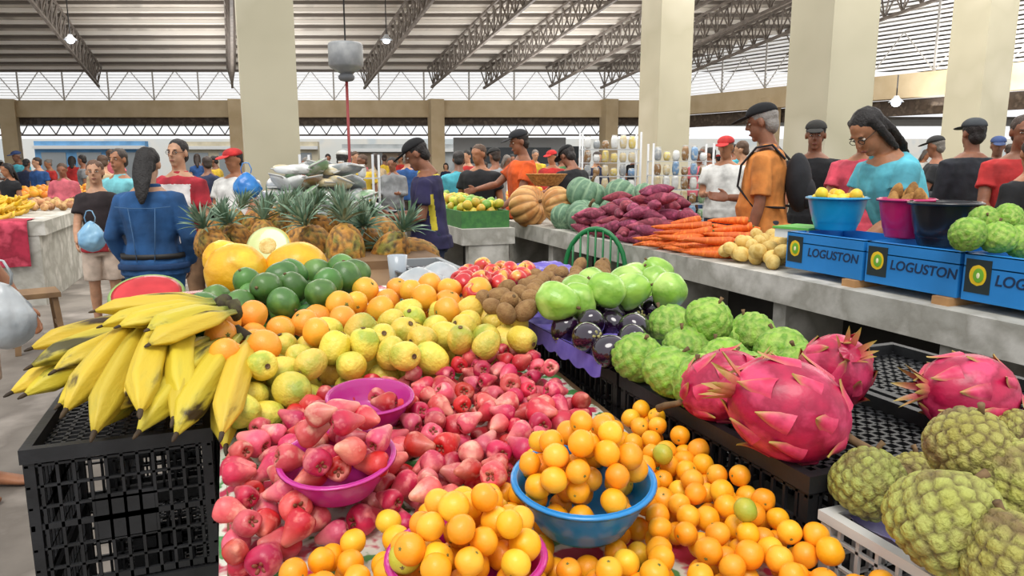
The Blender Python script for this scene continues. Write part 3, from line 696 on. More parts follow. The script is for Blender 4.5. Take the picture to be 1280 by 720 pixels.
T=empty('cut_melon',P(335,308,1.19),0,'cut yellow melon half showing pale flesh, top of the melons','melon'); T.rotation_euler=(math.radians(62),0,-.3)
MB().sph(lambda u,t:(.085*math.sin(PI*t/2)*math.cos(u),.085*math.sin(PI*t/2)*math.sin(u),-.08*math.cos(PI*t/2)) if t<1 else (0,0,0),32,12).build('rind',mel,T)
MB().ell((0,0,.0),(.081,.081,.006),32,6).build('flesh',M('pale_melon_flesh','#b9c87a','#d2d898',scale=10,rough=.25,coat=.5),T)
MB().ell((0,0,.004),(.035,.035,.006),20,6).build('seed_cavity',M('melon_seeds','#c9a44e','#e2cf86',scale=60,rough=.4,bump=.5,bs=80),T)
random.seed(31)
for (px,py,d,ro,s) in ((272,312,3.6,(.3,-.5,0),1),(300,304,3.75,(-.1,-.5,1),1),(330,300,3.85,(.3,.5,2),1),(352,290,4.0,(.5,-.5,1),1),(374,304,3.75,(-.1,.3,.4),1.05),(398,310,3.55,(.1,-.45,.4),1.08),(432,316,3.35,(.05,-.05,.4),1.18),(404,290,3.95,(.3,-.6,.4),1),(460,306,3.65,(.2,-.9,1.),1.05),(487,320,3.5,(.1,-.5,2),1.15),(480,292,3.9,(.1,-1.35,.3),1.15),(520,318,3.65,(.1,-1.2,0),1.08),(440,292,4.0,(.4,-.7,.4),1),(380,282,4.2,(.5,.4,.4),1),(318,284,4.2,(.5,.4,.4),1),(425,278,4.3,(.6,-.4,.4),1),(288,284,4.2,(.4,.4,1),.95),(350,274,4.5,(.5,-.4,1),.95),(462,280,4.3,(.3,-1.0,1),1),(262,300,3.9,(.2,.3,1),.95)):
    p=D(px,py,d); dup(PIN[random.randrange(2)],p,(ro[0]+rr(-.15,.15),ro[1]+rr(-.15,.15),ro[2]),s,'ripe pineapple with long grey green crown in the pineapple heap','pineapples')
o=MB().box(-.06,3.2,TH(3.2)-.01,.9,4.8,TH(3.2)+.03).build('wooden_board',wood,None,False); tag(o,'wooden board carrying the pineapple heap','board')
bowl('dark metal basin beside the pineapples',P(530,337,1.12),.10,.06,'#4a4b50',name='metal_basin')
o=MB().rev([(0,-.05),(.028,-.05),(.03,-.03),(.037,.05),(.034,.05),(.027,-.04),(0,-.045)],20,sub=1).build('plastic_cup',M('cup_plastic','#c9d3dc',rough=.2,trans=.3)); o.location=P(497,336,1.12); tag(o,'small clear plastic cup beside the metal basin','cup')
def bag(name,label,loc,r,h,mat,handles=True,seed=0):
    T=empty(name,loc,0,label,'plastic bag')
    b=MB()
    def fn(u,t):
        a=PI*t; q=1+.18*noise.noise(Vector((math.cos(u)*2+seed,math.sin(u)*2,t*4)))+.08*noise.noise(Vector((math.cos(u)*7,math.sin(u)*7+seed,t*9)))
        rad=r*math.sin(a)**.6*(1-.45*t)*q; return (rad*math.cos(u),rad*math.sin(u)*.8,h*t)
    b.sph(fn,36,24).build('bag_body',mat,T)
    if handles:
        for s in (-1,1):
            MB().tube([(s*r*.25,0,h*.95),(s*r*.3,0,h*1.1),(s*.02,0,h*1.3),(0,0,h*1.32)],[(.02,.004),(.018,.004),(.012,.004),(.01,.004)],8).build('handle',mat,T)
    return T
bagm=M('white_bag','#cfd4d6','#b4bcc0',scale=10,rough=.3,bump=.7,bs=14,trans=.25)
bag('crumpled_bag','crumpled white plastic bag lying between guavas and apples',P(524,370,1.06),.11,.10,bagm,False,3)
bag('crumpled_bag','crumpled clear plastic sheet bag beside the metal basin',P(550,358,1.07),.10,.09,bagm,False,6)
crate('small grey open crate between the bags and apple box',.60,2.45,TH(2.5)-.0,.19,.42,.13,M('grey_plastic','#868c8f',rough=.5))
# =============== COUNTERS
cw=M('counter_paint','#bab8af','#cfccc4','#9f9c92',scale=4,rough=.75,bump=.15,detail=9)
dk=M('counter_dark','#2c2a27','#3b3834',scale=4,rough=.9)  # dark tone stands in for shade at the back of open bays
CRX=[(-.5,.2,1.8,5.0)]
def counter(label,x0,y0,x1,y1,z=.9,th=.15,bay=1.1,group='market counters',back=True,panel=False):
    CRX.append((x0-.2,y0-.2,x1+.2,y1+.2))
    T=empty('market_counter',((x0+x1)/2,(y0+y1)/2,0),0,label,'counter',group); cx,cy=(x0+x1)/2,(y0+y1)/2
    b=MB().box(x0-cx,y0-cy,z-th,x1-cx,y1-cy,z); b.build('worktop',cw,T,False)
    n=max(1,int(round((y1-y0)/bay)))
    for i in range(n+1):
        y=y0+.06+(y1-y0-.12)*i/n; MB().box(x0-cx+.06,y-.05-cy,0,x1-cx-.06,y+.05-cy,z-th).build('support_wall',cw,T,False)
    if back: MB().box(x1-cx-.12,y0-cy+.05,0,x1-cx-.07,y1-cy-.05,z-th).build('back_panel',cw if panel else dk,T,False)
    return T
counter('long pale concrete counter with open bays under carrots and blue cartons',2.75,1.0,3.35,7.3)
counter('pale counter under the green crate of yellow produce',1.98,6.35,2.5,9.0)
cart=M('carton_blue','#1c7cc4','#2484cf',scale=5,rough=.5)
navy=plain('#0f2c50'); 
def text(s,size,mat,parent,loc,rot,name='lettering',off=0):
    cu=bpy.data.curves.new(name,'FONT'); cu.body=s; cu.size=size; cu.align_x='CENTER'; cu.align_y='CENTER'; cu.extrude=.0008; cu.offset=off; cu.shear=.15
    o=bpy.data.objects.new(name,cu); COL.objects.link(o); dg=bpy.context.evaluated_depsgraph_get(); me=bpy.data.meshes.new_from_object(o.evaluated_get(dg)); bpy.data.objects.remove(o)
    me.materials.clear(); me.materials.append(mat); q=bpy.data.objects.new(name,me); COL.objects.link(q); q.parent=parent; q.location=loc; q.rotation_euler=rot; return q
for i,(ya,yb) in enumerate(((2.62,3.14),(2.12,2.6),(1.62,2.1))):
    l=['blue lettered fruit carton, farthest of three, beside the potatoes','blue lettered fruit carton, middle of three, under the magenta bowl','blue lettered fruit carton, nearest of three, under the green sugar apples'][i]
    L=yb-ya; T=empty('fruit_carton',(3.05,(ya+yb)/2,.937),0,l,'carton','blue fruit cartons')
    b=MB(); W=.2; h=.195
    b.box(-W,-L/2,0,W,L/2,.006); b.box(-W,-L/2,.006,-W+.006,L/2,h); b.box(W-.006,-L/2,.006,W,L/2,h); b.box(-W+.006,-L/2,.006,W-.006,-L/2+.006,h); b.box(-W+.006,L/2-.006,.006,W-.006,L/2,h); b.box(-W,-L/2,h-.004,-W+.05,L/2,h); b.box(-W,-L/2,h-.055,W,L/2,h-.05)
    b.build('box_body',cart,T,False)
    yl=L/2-.065
    MB().box(-W-.002,yl-.055,.035,-W,yl+.055,h-.02).build('logo_panel',plain('#1c2a2c'),T,False)
    MB().ell((-W-.001,yl,h*.56),(.003,.042,.046),6,28).build('logo_disc',plain('#e8c21c'),T,False)
    MB().ell((-W-.004,yl-.004,h*.56),(.002,.026,.030),6,24).build('logo_core',plain('#6fae2e'),T,False)
    MB().ell((-W-.006,yl-.004,h*.56),(.002,.008,.012),6,16).build('logo_seeds',plain('#f4efc0'),T,False)
    text('LOGUSTON',.062,navy,T,(-W-.001,yl-.062-(L-.125)/2,h*.5),(PI/2,0,-PI/2),off=.001)
    o=MB().box(2.82,ya+.01,.9,3.2,ya+.09,.935).build('wooden_block',MC['pale_block'],None,False); tag(o,'wooden batten under the %s blue carton'%['farthest','middle','nearest'][i],'wood block')
b1=bowl('teal plastic basin of yellow fruit on the farthest carton',D(1047,246,3.95),.155,.175,'#1690bd')
b2=bowl('magenta plastic bowl with brown fruit on the middle carton',D(1134,248,3.6),.13,.19,'#b81c60')
b3=bowl('black plastic tub between magenta bowl and sugar apples',D(1182,252,3.35),.15,.20,'#1c1c20')
YEL=proto('yellow_fruit','fruit',ball(.034,.95,16,10,seed=2),M('yellow_fruit_skin','#e6b722','#dca018','#ebcb3c',scale=8,rough=.45,rnd=.14,hue=.02),[])
def H1(b): return (lambda x,y:b[2]+b[4]-.05)
pile([YEL],[(b1[0]+math.cos(i*PI/6)*.11,b1[1]+math.sin(i*PI/6)*.11) for i in range(12)],.034,H1(b1),lambda x,y:b1[2]+b1[4]+.02,'yellow round fruit lying in the teal basin','yellow fruit in the teal basin',N=500,maxn=16)
BRN=proto('brown_fruit','fruit',MB().rev([(0,-.05),(.02,-.045),(.03,-.01),(.022,.03),(.008,.05),(0,.052)],16,sub=3),M('brown_fruit_skin','#b88a4a','#8e6432',scale=30,rough=.8,bump=.4,bs=100,rnd=.15),[])
pile([BRN],[(b2[0]+math.cos(i*PI/6)*.08,b2[1]+math.sin(i*PI/6)*.08) for i in range(12)],.03,H1(b2),lambda x,y:b2[2]+b2[4]+.03,'brown oval fruit standing in the magenta bowl on the carton','brown fruit in the magenta bowl',N=500,maxn=10,rot=lambda:Euler((rr(-.5,.5),rr(-.5,.5),0)))
for i,(px,py) in enumerate(((1210,293),(1248,298),(1278,302),(1230,275),(1262,272),(1292,280))):
    dup(CUS[i%2],D(px,py,2.95+.12*(i>2)),rot_any(),1.25 if i<3 else 1.05,'green sugar apple on the nearest blue carton','sugar apples on the blue carton')
T=empty('digital_scale',D(1003,285,4.15),.3,'green and white digital scale behind the farthest blue carton','scale')
MB().box(-.12,-.1,-.05,.12,.1,0).build('scale_body',plain('#e2e4e2'),T,False); MB().box(-.13,-.11,0,.13,.11,.012).build('weighing_plate',plain('#5fb04a'),T,False); MB().box(-.09,-.104,-.04,.05,-.1,-.01).build('display',plain('#22382a'),T,False)
o=MB().rev([(0,-.04),(.035,-.04),(.04,.0),(.04,.04),(0,.05)],16,sub=1).build('orange_jar',M('juice','#f0a040',rough=.2,trans=.3)); o.location=P(965,322,.945); tag(o,'small jar of orange liquid at the end of the cartons','jar')
POT=proto('potato','potato',MB().ell((0,0,0),(.043,.040,.052),18,12),M('potato_skin','#d3ad58','#c39e4c','#dcc074',scale=20,rough=.7,bump=.12,bs=60,rnd=.12),[])
CAR=proto('carrot','carrot',MB().tube([(0,0,-.16),(0,.002,-.11),(.003,0,-.03),(.002,.002,.05),(0,0,.12),(0,0,.14),(0,0,.144)],[.004,.014,.023,.029,.032,.028,.010],12),M('carrot_skin','#e26a1c','#ee802c','#cc5a14',scale=12,rough=.55,bump=.4,bs=40,rnd=.14,stretch=(1,1,4)),[('leaf_stub',MB().tube([(0,0,.14),(.001,0,.155)],[.009,.006],8),mgreen)])
SWE=proto('sweet_potato','sweet potato',MB().rev([(0,-.12),(.008,-.115),(.025,-.07),(.042,-.01),(.038,.04),(.02,.085),(.006,.11),(0,.112)],14,mod=lambda u,t:1+.12*noise.noise(Vector((math.cos(u)*2,math.sin(u)*2,t*5))),sub=3),M('sweet_potato_skin','#983c52','#b05068','#742c40',scale=20,rough=.75,bump=.4,bs=50,rnd=.2,hue=.015),[])
def heap_dir(protos,poly,r,H,top,label,group,maxn,N=3000,axis=0,spread=.5,placed=None,sc=(.92,1.08)):
    pile(protos,poly,r,H,top,label,group,N=N,maxn=maxn,placed=placed,sc=sc,rot=lambda:Euler((PI/2+rr(-.25,.25),rr(-PI,PI),axis+rr(-spread,spread))))
cl=[]
pile(POT,[(2.84,3.2),(2.84,3.7),(3.25,3.85),(3.3,3.5)],.043,lambda x,y:.9,lambda x,y:.98+.22*(x-2.8),'yellow potato on the pale counter beside the carrots','potatoes',N=2500,maxn=40,placed=cl)
heap_dir(CAR,[(2.84,3.75),(2.84,4.6),(3.35,4.7),(3.38,3.62)],.032,lambda x,y:.9,lambda x,y:.98+.40*min(1,(x-2.8)*2.2),'orange carrot in the heap between potatoes and sweet potatoes','carrots',120,axis=.9,spread=.35,placed=cl,N=9000)
heap_dir(SWE,[(2.82,4.6),(2.82,5.6),(3.35,5.65),(3.38,4.7)],.042,lambda x,y:.9,lambda x,y:.99+.46*min(1,(x-2.78)*2.2),'dark red sweet potato in the heap beside the carrots','sweet potatoes',130,axis=.4,spread=.8,placed=cl,N=9000,sc=(1.05,1.2))
def pump(R,ob,ribs,n=48,kk=1.6):
    b=MB()
    def fn(u,t):
        a=PI*t; s=abs(math.sin(ribs*u/2)); q=.88+.12*s**.7
        dent=.25*math.exp(-((1-t)*7)**2)+.15*math.exp(-(t*7)**2)
        return (R*math.sin(a)**.9*math.cos(u)*q if t not in (0,1) else 0,R*math.sin(a)**.9*math.sin(u)*q if t not in (0,1) else 0,-R*ob*math.cos(a)*(1-dent),1-min(1,s*kk))
    return b.sph(fn,ribs*6,18)
pst=lambda R:MB().tube([(0,0,R*.5),(0,0,R*.85),(R*.1,0,R*1.05)],[R*.1,R*.07,R*.09],8)
PUM=proto('striped_pumpkin','pumpkin',pump(.15,.84,10,kk=2.2),M('striped_pumpkin_skin','#678a6c','#7c9c7c','#587a60',scale=22,rough=.65,bump=.2,bs=30,attr='#8fac8a',detail=8),[('stem',pst(.15),mbrown)])
TAN=proto('tan_pumpkin','pumpkin',pump(.19,.86,12),M('tan_pumpkin_skin','#c78c4c','#b97c3e','#d3a264',scale=8,rough=.6,bump=.2,bs=30,attr='#9a7040'),[('stem',pst(.19),mbrown)])
for (px,py,d,s,ro,l) in ((732,272,6.5,1.22,(.5,.1,0),'green ribbed pumpkin, front centre of the pumpkins'),(768,270,6.5,1.15,(1.3,.1,1),'green ribbed pumpkin at the front right by the sweet potatoes'),(706,272,6.75,.95,(.9,.1,2),'green ribbed pumpkin wedged beside the tan pumpkins'),(733,243,6.8,1.3,(.4,0,1),'green ribbed pumpkin on top of the others'),(776,244,6.6,1.05,(.9,0,2),'dark green pumpkin at the back right'),(806,245,6.3,.8,(.9,.5,2),'small green pumpkin behind the sweet potatoes')):
    dup(PUM,D(px,py,d),ro,s,l,'green ribbed pumpkins')
for (px,py,d,s,ro,l) in ((661,258,7.3,1.15,(1.2,.1,.5),'tan ribbed pumpkin at the left of the pumpkin group'),(697,256,7.0,.95,(1.3,.2,1.3),'smaller tan pumpkin beside the green ribbed ones')):
    dup(TAN,D(px,py,d),ro,s,l,'tan pumpkins')
gc=M('green_plastic','#17713c',rough=.4)
p=D(733,320,5.1); T=empty('plastic_chair',(p.x,p.y,0),-.75,'green plastic garden chair pushed against the pale counter','chair'); T.scale=(1.05,1.05,1.15)
MB().box(-.22,-.22,.42,.22,.22,.45).build('seat',gc,T,False)
for sx in (-1,1):
    for sy in (-1,1): MB().tube([(sx*.2,sy*.2,.42),(sx*.23,sy*.23,0)],[.022,.018],8).build('leg',gc,T)
    MB().tube([(sx*.21,.2,.6),(sx*.24,0,.64),(sx*.22,-.2,.62),(sx*.21,-.21,.44)],.016,8).build('armrest',gc,T)
bk=MB(); arc=[(.22*math.cos(a),.22+.02*math.sin(a),.62+.27*math.sin(a)) for a in [PI*i/14 for i in range(15)]]
bk.tube([(.22,.21,.44)]+arc+[(-.22,.21,.44)],.017,8)
for i in range(-3,4): x=i*.055; bk.bar((x,.215,.44),(x,.235,.62+.27*math.sqrt(1-(x/.23)**2)),.022,.01)
bk.build('backrest',gc,T)
T=empty('wooden_stool',P(50,436,0),.3,'small worn wooden stool standing in the left aisle','stool')
MB().box(-.17,-.17,.44,.17,.17,.48).build('seat',wood,T,False)
for sx in (-1,1):
    for sy in (-1,1): MB().bar((sx*.13,sy*.13,.44),(sx*.16,sy*.16,0),.04).build('leg',wood,T,False)
    MB().bar((sx*.15,-.15,.2),(sx*.15,.15,.2),.03).build('stretcher',wood,T,False)
counter('white counter with red cloth on the left of the aisle',-4.2,8.9,-1.85,12.5,back=True,bay=3.5,panel=True)
vs=[];fs=[]
for j in range(20):
    for i in range(14):
        x=-4.1+2.1*j/19; s=i/13
        if s<.4: vs.append((x,8.88+(.4-s)*1.0,.912+.004*math.sin(x*30)))
        else: vs.append((x,8.86-.02*math.sin(x*22)*(s-.4)*2,.91-(s-.4)*.8))
for j in range(19):
    for i in range(13): a=j*14+i; fs.append((a,a+1,a+15,a+14))
o=MB().add(vs,fs).build('red_cloth',M('red_cloth','#b02c46','#c8485e','#8c2034',scale=7,rough=.9)); tag(o,'red cloth draped over the near end of the left counter','cloth')
BAN=proto('banana','banana',MB().tube([(-.09,0,.03),(-.06,0,.005),(0,0,-.01),(.06,0,.005),(.09,0,.03)],[.006,.017,.019,.016,.006],8),M('banana_skin','#dcb624','#cf9e20',scale=14,rough=.5,rnd=.1),[])
pile(BAN,[(-4.1,9.15),(-4.1,10.6),(-2.3,10.6),(-2.3,9.15)],.055,lambda x,y:.87,lambda x,y:1.12,'yellow banana on the left counter behind the red cloth','bananas on the left counter',N=3000,maxn=280,rot=lambda:Euler((0,0,rr(0,6))),rscale=1.7,hexstep=1.5)
PEA=proto('brown_nut','nut',ball(.05,.9,12,8),M('nut_skin','#a9794a','#8c6038','#c09a68',scale=12,rough=.7,rnd=.2,hue=.02),[])
pile(PEA,[(-2.6,10.8),(-2.6,12.4),(-1.95,12.4),(-1.95,10.8)],.05,lambda x,y:.9,lambda x,y:1.02,'brown nut in the heap at the far end of the left counter','brown nuts on the left counter',N=400,maxn=60)
counter('white counter farther down the left aisle',-3.9,14,-2.1,18,bay=4,panel=True)
counter('pale counter in the middle behind the pumpkins',3.9,9.2,5.1,13.2,bay=2)
counter('pale counter behind the pineapple seller',.2,9.8,1.4,14,bay=2)
counter('pale counter at the far right behind the shoppers',6.6,1.5,7.5,5.6,bay=1.6)
YG=proto('yellow_green_fruit','fruit',ball(.045,1.1,14,10,.06),M('yellow_green_skin','#b4b234','#94a634','#c9aa36',scale=8,rough=.45,rnd=.2,hue=.03),[])
LG=proto('green_fruit','fruit',ball(.045,1.0,14,10,.06),M('leaf_green_skin','#64983a','#82b048',scale=8,rough=.45,rnd=.2,hue=.02),[])
OF=proto('orange_fruit','fruit',ball(.045,1.0,14,10,.03),M('orange_fruit_skin','#e88e22','#deA22c',scale=8,rough=.45,rnd=.15,hue=.02),[])
pile(OF,[(-3.6,14.2),(-3.6,17.8),(-2.3,17.8),(-2.3,14.2)],.08,lambda x,y:.9,lambda x,y:1.1,'orange fruit on the farther left counter','fruit on the farther left counter',N=400,maxn=90,rscale=1.5)
openbox('green plastic produce crate on the counter behind the chair',2.0,6.45,.9,2.48,8.6,1.06,M('green_crate','#47803f','#376a38',scale=20,rough=.5),'produce_crate','crate',.02)
pile([YG,YG,LG],[(2.05,6.5),(2.05,8.5),(2.43,8.5),(2.43,6.5)],.045,lambda x,y:1.0,lambda x,y:1.15,'yellow green mango in the green produce crate','mangoes in the green crate',N=1500,maxn=150)
pile(OF,[(4.0,9.3),(4.0,11.3),(5,11.3),(5,9.3)],.055,lambda x,y:.9,lambda x,y:1.14,'orange fruit heaped on the middle counter','oranges on the middle counter',N=900,maxn=130,rscale=1.2)
pile(YG,[(6.7,1.6),(6.7,3.6),(7.4,3.6),(7.4,1.6)],.06,lambda x,y:.9,lambda x,y:1.2,'yellow green fruit heaped on the far right counter','yellow fruit on the far right counter',N=1500,maxn=150,rscale=1.35)
pile(LG,[(6.7,3.7),(6.7,5.5),(7.4,5.5),(7.4,3.7)],.06,lambda x,y:.9,lambda x,y:1.22,'green fruit heaped on the far right counter','green fruit on the far right counter',N=1200,maxn=120,rscale=1.35)
pile(LG,[(.3,9.9),(.3,13.8),(1.3,13.8),(1.3,9.9)],.08,lambda x,y:.9,lambda x,y:1.15,'green produce on the counter behind the pineapple seller','green produce behind the seller',N=900,maxn=120,rscale=1.8)
counter('pale counter beside the woman in the cyan top',4.15,.9,4.8,3.6,bay=1.5)
pile(YEL,[(4.2,1.1),(4.2,3.5),(4.75,3.5),(4.75,1.1)],.045,lambda x,y:.9,lambda x,y:1.2,'yellow fruit heaped behind the woman in cyan','yellow fruit behind the woman',N=3000,maxn=230,rscale=1.3)
counter('pale counter under the stacked packets behind the pineapples',-.05,5.1,1.05,7.2,bay=1.2)
def packmesh():
    b=MB()
    def fn(u,t):
        a=PI*t; c,s=math.cos(u),math.sin(u); e=.45
        return (.09*math.copysign(abs(c)**e,c)*math.sin(a)**.4 if t not in(0,1) else 0,.035*math.copysign(abs(s)**.8,s)*math.sin(a)**.7 if t not in(0,1) else 0,-.12*math.cos(a))
    return b.sph(fn,20,12)
PK=proto('packet','packet',packmesh(),M('pk_white','#dfe2df','#b9c4c0',scale=18,rough=.3,coat=.4),[('seal_strip',MB().box(-.07,-.004,.10,.07,.004,.135),plain('#b9b9b4'))])
pkc=[('white','#d4d6d4'),('grey','#92979a'),('green','#7d9f76'),('yellow','#cdb96a'),('blue','#6f93b8'),('red','#b4645c'),('brown','#8a6840'),('beige','#c8b890')]
pkm=[M('packet_'+n,c,'#c4c4be',scale=14,rough=.35,coat=.3,lo=.5,hi=.7) for n,c in pkc]
random.seed(5)
for lv in range(6):
    for i in range(10-lv):
        for j in range(2):
            k=random.choice((0,0,1,2,1,7,6,1)); x=.16+lv*.05+i*.1; y=5.3+j*.3+lv*.05
            if x>1.02: continue
            dup(PK,(x,y+rr(-.03,.03),.98+lv*.095),(PI/2+rr(-.7,.4),rr(-.5,.5),rr(-.9,.9)),rr(.8,1.1),'%s packet stacked behind the pineapples'%pkc[k][0],'packets behind the pineapples',mats={'packet':pkm[k]})
bag('blue_bag','bright blue plastic bag tucked among the packets',D(310,250,5.2),.12,.2,M('blue_bag','#2270bc','#3a8ad0',scale=9,rough=.3,bump=.4,bs=14),True,2)
def rack(px,d,lab,n=4,w=1.0,h=1.9,rows=5):
    p=D(px,200,d); T=empty('wire_rack',(p.x,p.y,0),-A,lab,'rack','white wire display racks')
    m=plain('#b9bcbe')
    for sx in (-1,1):
        for sy in (-1,1): MB().tube([(sx*w/2,sy*.18,0),(sx*w/2,sy*.18,h)],.014,6).build('post',m,T)
    for r in range(rows):
        z=.45+r*(h-.5)/rows; s=MB()
        for q in range(7): s.bar((-w/2,-.18+q*.06,z+.008),(w/2,-.18+q*.06,z+.008),.008)
        for q in (-1,1): s.bar((q*w/2,-.18,z+.008),(q*w/2,.18,z+.008),.012)
        s.build('shelf',m,T,False)
        k=int(w/.115)
        for i in range(k):
            c=random.choice((0,0,1,7,0,1,6,3,2,4)); q=Vector((-w/2+.08+i*.115,-.06,z+.12)); q.rotate(Euler((0,0,-A)))
            hh=rr(.4,.78)
            dup(PK,(p.x+q.x,p.y+q.y,z+.015+.12*hh),(0,0,-A+rr(-.3,.3)),(.5,1,hh),'small %s packet on the %s'%(pkc[c][0],lab),'packets on the wire racks',mats={'packet':pkm[c]})
rack(762,9.6,'wire rack left of the second thick pillar',w=.75,h=1.9,rows=8); rack(850,9.3,'wire rack in front of the second thick pillar',w=.75,h=1.75,rows=7); rack(425,8.2,'wire rack beside the red pole',w=.8,h=1.6)
p=D(437,200,7.2); T=empty('drum_on_pole',(p.x,p.y,0),0,'grey cylindrical drum mounted on a thin red pole','drum')
MB().tube([(0,0,0),(0,0,2.4)],.014,8).build('pole',plain('#8a2f30'),T)
MB().rev([(0,2.34),(.05,2.35),(.15,2.41),(.165,2.43),(.165,2.62),(.15,2.64),(0,2.65)],28,sub=1).build('drum',M('galvanised','#a2a4a4','#85888a',scale=8,rough=.5,metal=.2),T)
MB().rev([(0,2.28),(.06,2.29),(.08,2.33),(.03,2.37),(0,2.37)],20,sub=2).build('collar',plain('#6d6f72'),T)
MB().tube([(0,0,2.64),(0,0,5.5)],.008,6).build('cable',plain('#3a3a3a'),T)
o=MB().rev([(0,0),(.12,0),(.2,.1),(.22,.12),(.19,.11),(.11,.02),(0,.015)],28,sub=2).build('wicker_basket',M('wicker','#c08a4a','#8e6030',scale=40,rough=.9,bump=.6,bs=60)); o.location=D(683,232,7.6); tag(o,'shallow round wicker basket behind the pumpkins','basket')
# =============== PEOPLE
def remesh(mb,vox,it=3,fac=.5):
    me=bpy.data.meshes.new('tmp'); me.from_pydata(mb.v,[],mb.f); o=bpy.data.objects.new('tmp',me); COL.objects.link(o)
    m=o.modifiers.new('r','REMESH'); m.mode='VOXEL'; m.voxel_size=vox; m.use_smooth_shade=True
    s=o.modifiers.new('s','SMOOTH'); s.factor=fac; s.iterations=it
    dg=bpy.context.evaluated_depsgraph_get(); r=bpy.data.meshes.new_from_object(o.evaluated_get(dg)); bpy.data.objects.remove(o); return r
def wrinkle(me,a,f):
    vs=me.vertices; n=len(vs)
    co=[0]*(3*n); vs.foreach_get('co',co); no=[0]*(3*n)
    me.vertex_normals.foreach_get('vector',no)
    for i in range(n):
        x,y,z=co[3*i:3*i+3]; d=a*(noise.noise(Vector((x*f,y*f,z*f*.6+x*f*.4)))+.5*noise.noise(Vector((x*f*2.3,y*f*2.3,z*f*1.4))))
        co[3*i]+=no[3*i]*d;co[3*i+1]+=no[3*i+1]*d;co[3*i+2]+=no[3*i+2]*d
    vs.foreach_set('co',co); me.update()
ARM={'down':((.18,-.03,-1),(.06,.22,-1)),'bent':((.15,.1,-1),(-.12,1,.05)),'reach':((.1,.75,-.7),(-.1,.95,-.2)),'low':((.15,.35,-1),(-.1,.8,-.6)),'hip':((.35,-.1,-1),(-.2,.5,-.9)),'up':((.3,.5,-.8),(-.4,.6,.7))}
SK={'a':'#a8714f','b':'#8c5a40','c':'#c09070','d':'#724a35'}
PP=[]
def free(px,d,H):
    for k in range(40):
        dd=d*(1+(.03*((k+1)//2))*(1 if k%2 else -1)); p=D(px,250,dd)
        if all(not(a<p.x<c and b<p.y<e) for a,b,c,e in CRX) and all(math.hypot(p.x-q[0],p.y-q[1])>.66 for q in PP) : break
    else: dd=d; p=D(px,250,d)
    PP.append((p.x,p.y)); return p,1.5+(H-1.5)*dd/d
